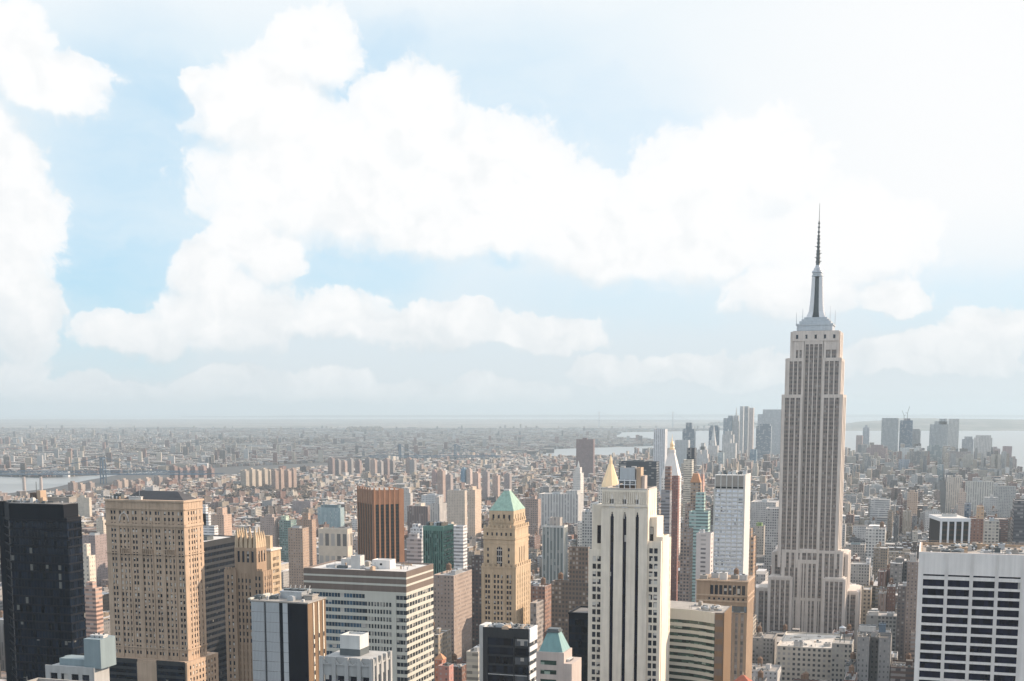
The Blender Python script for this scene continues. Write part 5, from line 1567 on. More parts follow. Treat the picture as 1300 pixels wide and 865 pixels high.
def ribbed_slab():
    b = boxpx(1187, 1224, 659, 900, depth=34)
    root = thing('office_tower', 'grey slab with four white front ribs rising behind the big white office roof', 'office tower', (b.cx, b.cy, 0))
    root.rotation_euler = (0, 0, R(13)); w = MB(); w.box(b.x0, b.x1, b.y0, b.y1, 0, b.z); w.build('wall', 'dark_panel', root)
    m2 = MB()
    for i in range(5):
        u = b.w * i / 4; m2.fbox(front(b), u - .6, u + .6, 60, b.z - 2, 0, 1.2)
    m2.fbox(front(b), -.5, b.w + .5, b.z - 2, b.z + .4, 0, 1.25); m2.fbox(left(b), 0, b.d, b.z - 2, b.z + .4, 0, .8)
    m2.build('rib', 'white_panel', root)
    for i in range(4):
        m3 = MB(); m3.fbox(front(b), b.w * i / 4 + .6, b.w * (i + 1) / 4 - .6, 60, b.z - 2, .02, .2); m3.build('window_strip', 'strip_dark', root)
    r = MB(); r.box(b.x0 + .5, b.x1 - .5, b.y0 + .5, b.y1 - .5, b.z + .003, b.z + .3); r.build('roof', 'pale_roof', root)
    cooling_unit(root, b.cx, b.cy, b.z + .3, 9, 6, 1.6, 'pale_roof')
ribbed_slab()

def blue_penthouse():
    F = 400.0
    b = boxpx(60, 119, 848, F, xb=132)
    root = thing('office_building', 'low stone block with teal metal rooftop penthouses at the foot of the black tower', 'office building', (b.cx, b.cy, 0))
    w = MB(); w.box(b.x0, b.x1, b.y0, b.y1, 0, b.z - .5)
    q = grid(w, front(b), -.4, b.w + .4, 60, b.z, even(.8, b.w - .8, 4, 2.6), rows_of(60, b.z - 1.6, 3.9, 2.4), .5)
    w.build('wall', 'grey_concrete', root); put_windows(root, front(b), q, 'window_glass')
    m2 = MB(); m2.box(b.x0 + 2.4, b.x1 - 1.2, b.y0 + 3, b.y0 + 9, b.z - .5, b.z + 1.7); m2.build('penthouse', 'teal_metal', root)
    m2 = MB(); m2.parapet_box(b.x0 + 1, b.x1 - 4, b.y0 + 9.1, b.y1 - .5, b.z - .5, b.z + 1.5, .3, 1.2); m2.build('screen_wall', 'teal_metal', root)
    Y = b.y1 - 7; xa, xc, zt_ = on_y(106, 812, Y).x, on_y(127, 812, Y).x, on_y(120, 812, Y).z
    m2 = MB(); m2.box(xa, xc, Y, Y + 8, b.z - .5, zt_); m2.build('penthouse', 'teal_metal', root)
    for i in range(3): cooling_unit(root, xa + 1.2 + i * 1.7, Y + 4, zt_, 1.2, 2.2, .5, 'pale_roof')
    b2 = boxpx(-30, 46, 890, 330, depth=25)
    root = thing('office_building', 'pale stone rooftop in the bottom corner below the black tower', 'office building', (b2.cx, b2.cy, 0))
    m2 = MB(); m2.parapet_box(b2.x0, b2.x1, b2.y0, b2.y1, 0, b2.z, .6, .9); m2.build('wall', 'gravel_roof', root)  # stone given a darker grey that stands in for shade on this roof
    m2 = MB(); m2.fbox(front(b2), b2.w * .37, b2.w * .72, b2.z - 2.2, b2.z - 1.2, 0, .1); m2.build('louver', 'dark_steel', root)
    roof_clutter(root, b2.x0 + 4, b2.x1 - 2, b2.y0 + 2, b2.y1 - 2, b2.z - .9, 14, 10)
    cooling_unit(root, b2.x1 - 5, b2.y0 + 10, b2.z - .9, 4, 4, 1.6, 'steel')
blue_penthouse()
# ------------------------------------------------------------------ middle distance: single towers one can point to
WHT, CRM, TAN, BRN, RED, GRY, LGY, DRK, PNK, BEI = (.62, .62, .62), (.56, .50, .42), (.42, .33, .24), (.25, .17, .125), (.28, .14, .11), (.30, .30, .31), (.45, .46, .47), (.06, .065, .07), (.45, .33, .28), (.50, .44, .36)
ST = {'g': (.5, .5, .85), 'd': (.62, .55, .85), 'b': (1.01, .5, .7), 'v': (.45, 1.01, .55), 'n': (.35, .42, .8), 'x': (.9, .85, .7)}
MID = [
 # label, category, xl, xr, xb, y, F, colour, style, bay, extras
 ('pale stepped stone tower squeezed between the black tower and the tan gothic block', 'apartment tower', 103, 113, 117, 706, 1000, CRM, 'n', (3, 3.3), [('pent', .1, .6, 9)]),
 ('salmon pink balconied tower in front of the pale stepped one beside the black tower', 'apartment tower', 104, 121, 128.5, 747, 930, (.46, .31, .25), 'b', (3.2, 3.1), [('pent', .2, .7, 4)]),
 ('brown slab with an orange-lit west wall left of the tan gothic block', 'apartment tower', 104, 120.5, 136, 680, 1700, (.27, .22, .21), 'n', (3.4, 3.4), [('unit', .5, .4, 3)]),
 ('tan apartment tower on the river side beyond the brown slab', 'apartment tower', 122, 131, 135, 661, 2100, BEI, 'n', (3.4, 3), [('pent', .2, .8, 5)]),
 ('small cream block standing above the roof of the black tower', 'apartment building', 98, 113, 116, 632, 2900, BEI, 'n', (3.4, 3), [('pent', .2, .6, 5)]),
 ('white tiered modern building right behind the tan gothic block', 'apartment building', 256, 272, 277, 668, 1500, WHT, 'b', (3.4, 3.1), [('pent', .05, .5, 14), ('pent', .05, .3, 24)]),
 ('tan and pink twin-step tower above the white tiered building', 'apartment tower', 267, 284, 294, 654, 1750, (.44, .32, .25), 'n', (3.3, 3.1), [('pent', .35, .8, 9), ('tank', .2, 1.3)]),
 ('grey brown slab tower behind the spiky crown', 'apartment tower', 330, 348, 353, 657, 1900, (.33, .27, .24), 'n', (3.2, 3.1), [('pent', .3, .8, 4)]),
 ('green glass mid-rise next to the grey brown slab', 'office building', 354, 369, 376, 661, 1900, (.17, .25, .23), 'd', (2.8, 3.4), [('pent', .1, .5, 6, (.4, .5, .4))]),
 ('brown apartment tower with lit west wall, front one of a brown pair', 'apartment tower', 365.5, 384, 392, 671, 1450, (.35, .26, .20), 'n', (3.1, 3), [('unit', .4, .5, 2.5)]),
 ('brown apartment tower with a tall bulkhead, rear one of a brown pair', 'apartment tower', 377, 396, 401, 660, 1650, (.34, .24, .18), 'n', (3.1, 3), [('pent', .3, .7, 8)]),
 ('wide teal and pale striped hospital-like block beside the orange brown tower', 'office building', 403, 432, 437, 645, 2600, (.30, .40, .42), 'v', (3.0, 3.6), [('pent', .1, .9, 5, (.13, .2, .22))]),
 ('grey brown slab among low roofs of the east side', 'apartment building', 371, 394, 397, 637, 3000, (.29, .24, .23), 'n', (3.4, 3), []),
 ('pale cream block with arched-looking bays left of the orange brown tower', 'apartment building', 404, 441, 447, 672, 1750, BEI, 'd', (9, 30), []),
 ('dark apartment slab with white piers right of the orange brown tower', 'apartment tower', 517, 543, 552, 643, 2100, (.17, .13, .12), 'v', (4, 3), [('pent', .3, .6, 4, CRM)]),
 ('cream and grey tower with lit edges behind the green glass tower', 'apartment tower', 546, 558, 567, 640, 2000, (.42, .40, .38), 'v', (4, 3), [('pent', .4, .8, 10)]),
 ('long white loft building behind the grey cream tower', 'office building', 535, 557, 563, 629, 2700, LGY, 'g', (3.2, 3.8), [('unit', .5, .4, 3)]),
 ('grey arched-top tower right of the orange brown roof', 'apartment tower', 510, 521, 524, 626, 2600, (.42, .40, .38), 'n', (3.2, 3.2), [('pent', .2, .8, 8)]),
 ('beige apartment slab, plainer one of two beside each other above the green tower', 'apartment tower', 567.5, 590, 593, 623, 2500, (.48, .41, .34), 'n', (3.2, 3), [('unit', .5, .3, 3)]),
 ('beige tower with bright lit west edge above the green tower', 'apartment tower', 594, 603, 611, 622, 2350, (.50, .40, .31), 'n', (3.2, 3), [('pent', .2, .5, 5)]),
 ('white loft with grid of windows behind the green glass tower', 'office building', 521, 536, 541, 671, 1650, WHT, 'd', (4.4, 4.2), [('pent', .1, .6, 5), ('unit', .8, .2, 4)]),
 ('broad white low building right of the green glass tower', 'office building', 574, 588, 593, 668, 1500, WHT, 'b', (4, 4), []),
 ('white stepped block below the pale ones, just left of the green glass tower', 'office building', 516, 535, 539, 684, 1400, LGY, 'b', (4, 4.2), [('pent', .1, .7, 5)]),
 ('tan prewar apartment house with cream lit west wall beyond the striped block', 'apartment building', 550, 576, 599, 731, 1010, (.31, .25, .215), 'n', (2.9, 3.2), [('tank', .3, 1.1), ('unit', .7, .2, 3)]),
 ('dark brown gridded slab just left of the green pyramid tower', 'apartment tower', 598.5, 612, 616, 706, 1100, (.12, .095, .09), 'g', (3, 3.2), []),
 ('green grey tower with pale ribs and bright west wall, right of the pyramid tower', 'office tower', 689, 715.5, 720, 668, 1450, (.24, .29, .28), 'v', (4.3, 3.4), [('pent', .3, .8, 9, (.42, .38, .34)), ('piers', 6, .7, 'r', 2, 'light_concrete')]),
 ('white stepped stone tower with small pyramid far behind the pyramid tower', 'clock tower', 727.5, 737, 741, 601, 2800, (.55, .53, .50), 'n', (3, 3.8), [('pent', .2, .85, 12), ('spire', 6, 26, 'light_concrete')]),
 ('broad white stone office palace with long rows of windows', 'office building', 684, 734, 741, 628, 2500, (.48, .475, .46), 'v', (5.5, 4), [('unit', .4, .2, 4), ('pent', .7, .95, 7)]),
 ('brown brick loft right behind the green pyramid', 'office building', 660, 683, 687, 634, 2200, (.31, .235, .20), 'g', (3.2, 3.7), [('tank', .3, 1.6), ('pent', .6, .8, 5)]),
 ('grey stone office block at the left shoulder of the slit tower', 'office building', 739, 752, 755, 650, 1500, (.45, .44, .42), 'd', (3, 3.4), [('unit', .5, .5, 3)]),
 ('brown grey textured office block left of the slit tower', 'office building', 700, 748, 752, 740, 960, (.15, .125, .105), 'd', (2.6, 3.4), [('pent', .45, .95, 26, (.17, .135, .11)), ('tank', .2, 1.0)]),
 ('reddish brown office block with pale cornice right of the pyramid tower', 'office building', 671, 692, 700, 745, 1050, (.25, .155, .12), 'g', (2.8, 3.4), [('unit', .3, .3, 2), ('tank', .7, 1)]),
 ('slender grey stone building in front of the reddish block', 'office building', 673, 681, 690, 766, 900, (.27, .24, .22), 'd', (2.6, 3.4), []),
 ('dark blank-faced glass slab behind the slit tower roof', 'office tower', 785.5, 833.5, 837, 586.5, 2000, (.05, .06, .07), 'b', (4, 3.8), [('unit', .5, .3, 2.5, 'dark_steel')]),
 ('dark banded lower half of the brown twin tower', 'apartment tower', 839.5, 850.5, 853, 622.5, 1450, (.25, .25, .27), 'b', (4, 3.6), [('pent', .35, 1.0, 26, (.24, .15, .12))]),
 ('dark brown tower with pink lit corner strips beside the dark banded half', 'apartment tower', 852.5, 861, 863, 604.5, 1500, (.22, .115, .10), 'n', (3, 3.2), []),
 ('tall thin white slab far behind the dark slab tower', 'apartment tower', 830, 844.5, 847.5, 545, 3600, (.55, .56, .58), 'v', (5, 3.2), [('pent', 0, .25, -2)]),
 ('cream and grey tower with horizontal balcony bands right of the clock tower', 'apartment tower', 868, 878.5, 881, 584, 1900, (.50, .48, .42), 'b', (3, 3.2), []),
 ('black slab behind the balcony banded tower', 'office tower', 872, 882, 884.5, 569, 2300, (.03, .035, .045), 'x', (3, 3.6), []),
 ('ornate brown tower with a little copper coloured pyramid', 'office tower', 870, 893, 896, 640, 1350, (.30, .23, .19), 'd', (2.6, 3.4), [('pent', .25, .8, 22, (.34, .26, .2)), ('pyr', 5.2, 22, 31, .5, 'orange_tile')]),
 ('thin pink tower with pointed top beside the copper pyramid', 'apartment tower', 889.5, 893, 894.5, 602, 1500, (.48, .30, .25), 'n', (3, 3.3), [('spire', 2.4, 14, 'pink_stone')]),
 ('teal glass tower behind the white blank-walled building', 'apartment tower', 875, 899, 902, 650, 1250, (.36, .50, .47), 'b', (2.2, 3.2), [('pent', .3, .75, 18, (.36, .50, .47))]),
 ('brown brick stack of terraces in front of the teal glass tower', 'apartment building', 864, 876, 880, 672, 1200, (.30, .235, .20), 'd', (2.6, 3.2), [('pent', .1, .6, 8)]),
 ('plain white blank wall building with one column of small windows', 'office building', 884, 902.3, 906, 677.5, 960, (.52, .48, .46), 'n', (22, 3.3), [('unit', .3, .3, 3)]),
 ('light brown stepped tower at the right edge of the white gridded tower', 'office tower', 949, 957, 961, 682, 1150, (.42, .29, .20), 'd', (2.6, 3.4), [('pent', .1, .5, 7)]),
 ('cream loft with bright green rooftop west of the white gridded tower', 'office building', 958.5, 970, 972, 668, 1900, (.40, .36, .31), 'g', (3.2, 3.8), [('pent', .1, .7, 4, (.2, .3, .1))]),
 ('grey stone block at the left flank of the spired skyscraper', 'office building', 972, 992, 995, 646, 1750, (.40, .385, .37), 'd', (2.8, 3.5), []),
 ('long pale rows building behind the left flank of the spired skyscraper', 'office building', 953, 985, 990, 638, 2300, (.46, .44, .42), 'g', (3, 3.6), [('unit', .5, .2, 4)]),
 ('tall brown apartment house on the river side of the river bend', 'apartment tower', 731.5, 753.5, 755, 558, 4600, (.19, .13, .125), 'n', (3.2, 3), [('pent', .35, .6, 5)]),
 # right hand side
 ('white bright loft with dark square windows right of the spired skyscraper', 'office building', 1099, 1124, 1090, 672, 1750, (.56, .54, .51), 'd', (4.2, 4.2), [('unit', .5, .3, 3), ('tank', .8, 1.4)]),
 ('tan loft with arched white gable end west of the spired skyscraper', 'office building', 1080, 1104, 1074, 717, 1500, (.44, .41, .37), 'g', (3, 3.6), [('pent', .8, 1.0, 6, WHT)]),
 ('cream square-windowed hotel-like block right of the skyscraper base', 'office building', 1080, 1106, 1075, 749, 1300, (.44, .37, .285), 'g', (4.4, 4), [('unit', .4, .4, 3, 'gravel_roof')]),
 ('dark green copper trimmed roof block west of the spired skyscraper', 'office building', 1074, 1098, 1070, 692, 1650, (.33, .30, .27), 'g', (3, 3.5), [('unit', .5, .5, 2, 'teal_metal')]),
 ('grey concrete office block with white roof edge, centre right', 'office building', 1100, 1143, 1095, 783, 1150, (.33, .325, .31), 'd', (3.2, 3.6), [('unit', .2, .3, 3, 'pale_roof'), ('unit', .7, .2, 2.4)]),
 ('blank grey windowless box with columns low on the right', 'office building', 1107, 1139, 1103, 835, 960, (.38, .36, .33), 'v', (4.5, 30), [('unit', .7, .2, 2)]),
 ('cream low block with dark cube on the roof', 'office building', 1088, 1130, 1085, 805, 1060, (.45, .40, .34), 'g', (3.4, 3.8), [('unit', .75, .2, 7, 'blue_steel'), ('unit', .3, .5, 5, 'pale_roof')]),
 ('large dark brown apartment slab hugging the white office tower', 'apartment tower', 1152, 1166, 1149, 714, 1080, (.25, .20, .175), 'n', (3, 3), [('pent', .2, .8, 6, (.4, .38, .36))]),
 ('dark brick block below the apartment slab near the white office tower', 'office building', 1140, 1160, 1136, 745, 1130, (.14, .12, .115), 'g', (3, 3.4), [('unit', .5, .4, 3)]),
 ('brown brick apartment tower with a tan crown above the white office roof', 'apartment tower', 1231, 1249, 1226, 659, 1300, (.25, .16, .135), 'n', (3, 3), [('pent', .5, 1.0, 12, (.5, .36, .25))]),
 ('cream tower with rows of dark balconies above the white office roof', 'apartment tower', 1250, 1269, 1246, 662, 1250, (.46, .43, .38), 'd', (3.8, 3.1), [('unit', .5, .3, 3)]),
 ('dark grey slab at the very edge above the white office roof', 'office tower', 1288, 1312, 1284, 636, 1250, (.12, .125, .135), 'b', (3, 3.5), []),
 ('lit tan tower standing alone in the west side mass', 'apartment tower', 1152, 1165, 1149, 626, 2300, (.45, .34, .26), 'n', (3.2, 3.1), [('pent', .2, .7, 4)]),
 ('cream tower with lit side beside the small blue glass tower', 'apartment tower', 1217, 1227, 1213, 626, 2100, (.48, .39, .33), 'n', (3.2, 3.1), [('pent', .2, .6, 6)]),
 ('small blue glass tower behind the ribbed slab', 'office tower', 1225, 1233, 1222, 640, 1900, (.10, .15, .22), 'x', (3, 3.4), []),
 ('cream pair-topped apartment house in the west side mass', 'apartment tower', 1202, 1221, 1198, 607, 3000, (.50, .44, .38), 'v', (5, 3), [('pent', .1, .4, 5), ('pent', .6, .9, 5)]),
 ('long cream and grey apartment wall in the west side mass', 'apartment building', 1226, 1262, 1222, 612, 2900, (.48, .46, .42), 'v', (5, 3.1), [('unit', .5, .2, 3)]),
 ('broad grey apartment block beyond the cream wall', 'apartment building', 1262, 1290, 1258, 618, 2700, (.36, .355, .34), 'g', (3.4, 3.2), []),
 ('low office block with pale roof filling the street by the dark box', 'office building', 592, 607, 590, 828, 760, (.42, .40, .35), 'b', (3, 3.6), [('unit', .4, .3, 2)]),
 ('orange tiled old building among low roofs beside the striped block', 'row house', 552, 561, 565, 838, 850, (.40, .17, .11), 'n', (3, 3.4), [('pyr', 3.2, 0, 3.6, .1, 'orange_tile')]),
 ('pink brick annex in front of the orange tiled building', 'row house', 556, 570, 575, 846, 800, (.42, .22, .19), 'n', (3, 3.4), [('unit', .6, .3, 2, 'dark_steel')]),
]
for r_ in MID:
    if 'ribbed' in r_[0]: pass
    nm = r_[1].replace(' ', '_')
    xb = r_[4]
    gen_tower(nm, r_[0], r_[1], r_[2], r_[3], xb if xb > r_[3] else None, r_[5], r_[6], r_[7], ST[r_[8]], r_[9], extras=r_[10], depth=26)

# pale flat hall and roofs at the foot of the spired skyscraper
def foot_hall():
    b = boxpx(986, 1063, 824, 1000, depth=70)
    root = thing('office_building', 'pale flat roofed hall directly below the spired skyscraper', 'office building', (b.cx, b.cy, 0))
    w = MB(); w.style((.46, .42, .36), (.48, .45, .41), (.5, .5, 1), (4, 4)); w.parapet_box(b.x0, b.x1, b.y0, b.y1, 0, b.z, .8, 1); w.build('wall', 'city_wall', root, attrs=True)
    roof_clutter(root, b.x0 + 3, b.x1 - 3, b.y0 + 3, b.y1 - 3, b.z - 1, 30, 11)
    cooling_unit(root, b.x0 + 16, b.y0 + 9, b.z - 1, 7, 5, 3.6, 'steel'); cooling_unit(root, b.x0 + 38, b.y0 + 16, b.z - 1, 5, 4, 2.0, 'pale_roof')
    b = boxpx(1056, 1082, 818, 985, depth=22)
    root = thing('office_building', 'stone loft carrying a metal water tank on tall legs below the spired skyscraper', 'office building', (b.cx, b.cy, 0))
    w = MB(); w.style((.36, .345, .31), (.33, .32, .30), (.5, .5, 1), (3.2, 3.8)); w.parapet_box(b.x0, b.x1, b.y0, b.y1, 0, b.z, .6, 1); w.build('wall', 'city_wall', root, attrs=True)
    m2 = MB(); x, y, z = b.x0 + 7, b.cy, b.z - 1
    for a in (-1, 1):
        for c in (-1, 1): m2.bar((x + a * 1.6, y + c * 1.6, z), (x + a * 1.4, y + c * 1.4, z + 9), .3)
    m2.build('tank_stand', 'dark_steel', root)
    m2 = MB(); m2.lathe(x, y, [(1.2, z + 8.2), (2.6, z + 9), (2.6, z + 11.6), (2.9, z + 11.7), (.2, z + 13.2)], 14); m2.build('water_tank', 'steel', root)
foot_hall()

# ------------------------------------------------------------------ the cluster of the downtown skyline
DT = [
 ('dark blue stepped tower at the left end of the downtown cluster', 866.5, 881.5, 545, 6200, (.10, .16, .22), 'x', [('pent', .25, .75, 30)]),
 ('wide grey slab below the dark blue stepped tower', 857, 874, 559, 5200, (.36, .38, .39), 'n', []),
 ('deep blue block with notched top behind the white spike', 900, 912, 543, 6400, (.10, .17, .24), 'x', [('pent', .1, .9, 10)]),
 ('white stone tower with slender pointed top in the downtown cluster', 899, 911, 566, 5700, (.52, .50, .48), 'v', [('pent', .12, .7, 22), ('spire', 14, 95, 'light_concrete')]),
 ('pale blue glass tower next to the white pointed one', 911, 918, 575, 5200, (.42, .50, .52), 'x', []),
 ('blue grey square tower left of the downtown spire', 918.5, 929.5, 531, 6500, (.24, .29, .33), 'v', [('pent', .5, 1, 12)]),
 ('tall stone tower tapering to the highest downtown spire', 929.5, 938.5, 535, 6500, (.45, .44, .43), 'v', [('pent', .15, .85, 28), ('spire', 9, 70, 'light_concrete')]),
 ('slim pale tower, first of three rising together', 939.5, 944, 516, 6400, (.46, .47, .47), 'v', []),
 ('dark striped slim tower, middle of three rising together', 945, 950, 516, 6300, (.26, .28, .29), 'v', []),
 ('pinkish slim tower, last of three rising together', 951, 956.5, 518, 6450, (.46, .41, .39), 'v', [('mast', .5, 18)]),
 ('huge pale grey slab nearest the spired skyscraper in the cluster', 968.5, 994, 520, 6600, (.40, .43, .45), 'v', [('mast', .7, 16)]),
 ('faint slab at the left of the huge pale slab', 962, 970, 526, 7000, (.42, .44, .46), 'v', []),
 ('dark glass tower with chamfered top in front of the huge slab', 960, 979, 541, 5800, (.20, .25, .30), 'x', [('pent', .15, .9, 9)]),
 ('tan twin-finned white tower in the front row of the cluster', 919, 934, 563, 5400, (.48, .47, .45), 'v', [('pent', .45, .55, 16)]),
 ('stepped stone building between the spike and the finned tower', 917, 931, 552, 6000, (.42, .41, .40), 'v', [('pent', .2, .8, 16), ('spire', 7, 26, 'light_concrete')]),
 ('small blue tower below the dark striped one', 952, 960, 571, 5300, (.13, .24, .33), 'x', []),
 ('pale ornate block with two stubby towers in front of the cluster', 884, 898, 577, 5200, (.44, .43, .42), 'n', [('pent', .05, .35, 16), ('pent', .65, .95, 16)]),
 ('grey stone ziggurat left of the white pointed tower', 886, 897, 571, 5300, (.40, .40, .39), 'n', [('pent', .15, .85, 12), ('pent', .3, .7, 26)]),
 ('two-tone slab left of the tower under construction', 1119.5, 1141, 531, 6100, (.30, .32, .33), 'v', []),
 ('slim blue grey tower standing at the water left of the two-tone slab', 1095.5, 1104, 543, 6600, (.33, .37, .41), 'v', [('pent', .3, .7, 12)]),
 ('low reddish tower beside the slim blue grey one', 1087, 1095, 553, 6500, (.33, .25, .23), 'n', []),
 ('bulky brown office mass below the two-tone slab', 1100, 1126, 569, 5200, (.27, .20, .19), 'n', [('pent', .2, .8, 12)]),
 ('grey stepped tower right of the tower under construction', 1155, 1169, 547, 6200, (.34, .34, .34), 'v', [('pent', .1, .9, 8)]),
 ('pale sloping wall block below the tower under construction', 1143, 1166, 569, 5300, (.52, .54, .53), 'n', []),
 ('blue grey mid block in front of the pale sloping wall', 1141, 1155, 584, 4700, (.25, .29, .34), 'v', []),
 ('grey domed tower joined to the pale flat-topped one', 1180.5, 1204, 539, 6100, (.31, .34, .36), 'v', [('pent', .25, .95, 14), ('pent', .5, .9, 26)]),
 ('pale flat-topped tower joined to the grey domed one', 1204.5, 1218, 532, 6000, (.45, .45, .43), 'v', []),
 ('green grey glass block at the foot of the domed tower', 1177, 1196, 567, 5300, (.30, .36, .36), 'x', [('pent', .2, .8, 6)]),
 ('slim glass tower in front of the green grey block', 1190, 1198, 590, 4600, (.25, .33, .36), 'x', []),
 ('long brown apartment wall behind the low roofs of the west', 1200, 1233, 574, 5000, (.25, .22, .21), 'n', []),
 ('dark stepped office tower left of the pale square shaft', 1221.5, 1236, 558, 5900, (.27, .28, .30), 'v', [('pent', .2, .9, 12)]),
 ('pale square shaft tower with chamfered roof near the bay', 1237, 1260, 556, 5600, (.47, .45, .43), 'v', [('pent', .08, .92, 10)]),
 ('brown stepped building right of the pale square shaft', 1260, 1270, 570, 5500, (.27, .22, .22), 'n', [('pent', .1, .6, 8)]),
 ('brown brick tower standing by the bay near the frame edge', 1273.5, 1285, 567, 5400, (.27, .19, .19), 'n', []),
 ('small brown tower with openwork top at the water edge', 1283, 1291, 583, 5000, (.30, .24, .22), 'g', [('pent', .3, .8, 9)]),
]
for (lb, xl, xr, y, F, col, st, ex) in DT:
    gen_tower('skyscraper', lb, 'skyscraper', xl, xr, None, y, F, col, ST[st], (6, 4), depth=38, extras=ex)
# the tower under construction with two cranes
root, b = gen_tower('skyscraper', 'dark blue unfinished tower with cranes on top', 'skyscraper', 1142.5, 1159, None, 534, 6150, (.10, .17, .26), ST['x'], (5, 4), depth=40, extras=[('pent', .3, .8, 9, (.16, .16, .2))])
for k, (u, h, dx_) in enumerate(((.3, 46, -30), (.55, 66, 26))):
    m2 = MB(); x, y = b.x0 + b.w * u, b.cy
    m2.bar((x, y, b.z), (x, y, b.z + h * .55), 2.2); m2.bar((x, y, b.z + h * .5), (x + dx_ * .35, y, b.z + h), 1.6); m2.bar((x, y, b.z + h * .5), (x - dx_ * .3, y, b.z + h * .55), 1.6)
    m2.build('crane', 'dark_steel', root)

# apartment towers of the east side: rows of alike slabs
EA = []
for i, x in enumerate((305, 313, 321, 329, 336)): EA.append((x, x + 7, 598 - (i % 2) * 2, 3900 + i * 35, (.36, .315, .26), 'pale cream river apartment towers'))
for i, x in enumerate((344, 351, 360.5, 367)): EA.append((x, x + 5.5, 598 - (i % 2) * 2, 3800 + i * 30, (.29, .22, .185), 'salmon river apartment towers'))
for i, x in enumerate((416, 424, 432, 440, 450.5, 463, 470, 478, 486, 493, 515, 520)): EA.append((x, x + 6, 584 + (i * 7 % 5) - 2, 4700 + (i * 37 % 200), [(.22, .17, .16), (.21, .195, .19), (.30, .23, .20), (.25, .235, .23)][(i * 5) % 4], 'brown riverside apartment slabs'))
for i, x in enumerate((215, 222, 231, 241, 252, 262)): EA.append((x, x + 6.5, 592 + (i * 3 % 4), 4500 + i * 30, (.22, .155, .14), 'dark brown slabs by the bridge ramp'))
for i, x in enumerate((86, 96, 108, 143, 151, 160, 170, 180, 195, 206)): EA.append((x, x + 7, 613 - i * .9 + (i * 3 % 4), 3800 + i * 40, [(.27, .21, .18), (.34, .28, .235), (.24, .2, .18)][i % 3], 'brick slabs along the near river bank'))
for i, x in enumerate((555, 565, 600, 612, 625, 640)): EA.append((x, x + 7, 598 + (i * 5 % 7), 3300 + i * 60, [(.36, .27, .23), (.3, .26, .25)][i % 2], 'brick towers of the lower east side'))
for i, x in enumerate((585, 592, 560, 548)): EA.append((x, x + 5, 595 + i, 4000, [(.15, .25, .34), (.42, .34, .3), (.40, .4, .4), (.33, .22, .2)][i], 'mixed towers of the lower east side'))
adj = ['plain', 'slim', 'slightly taller', 'shaded', 'lit', 'blocky', 'narrow', 'flat-topped', 'paler', 'darker', 'end', 'stubby']
cnt = {}
for (xl, xr, y, F, col, gname) in EA:
    k = cnt.get(gname, 0); cnt[gname] = k + 1
    gen_tower('apartment_slab', 'one of the %s far across the low roofs' % gname, 'apartment tower', xl, xr, None, y, F, tuple(c * (1 + .06 * ((k * 7) % 5 - 2)) for c in col), ST['n'], (4, 3), depth=20, extras=[('pent', .3, .7, 4)], group=gname)
for (x0_, x1_, y, F, lb) in ((202, 205, 565, 8200, 'twin white chimneys of a far works across the river'), (206.5, 209, 565, 8200, 'twin white chimneys of a far works across the river')):
    p = at_forward((x0_ + x1_) / 2, y, F)
    m2 = MB(); m2.lathe(p.x, p.y, [(8, 0), (6.5, p.z)], 10); o = m2.build('chimney', 'pale_roof'); o['label'] = lb; o['category'] = 'chimney'; o['group'] = 'twin white far chimneys'
for px in (30, 51.5):
    p = at_forward(px, 603, 3700)
    m2 = MB(); m2.lathe(p.x, p.y, [(5.2, 0), (3.9, p.z - 5)], 14); o = m2.build('chimney', 'pink_stone'); o['label'] = 'tall tapering smokestack with dark top standing before the river'; o['category'] = 'chimney'; o['group'] = 'pair of smokestacks by the river'
    m3 = MB(); m3.lathe(p.x, p.y, [(4.3, p.z - 4.99), (4.2, p.z)], 14); q = m3.build('stack_cap', 'dark_panel'); q.parent = o

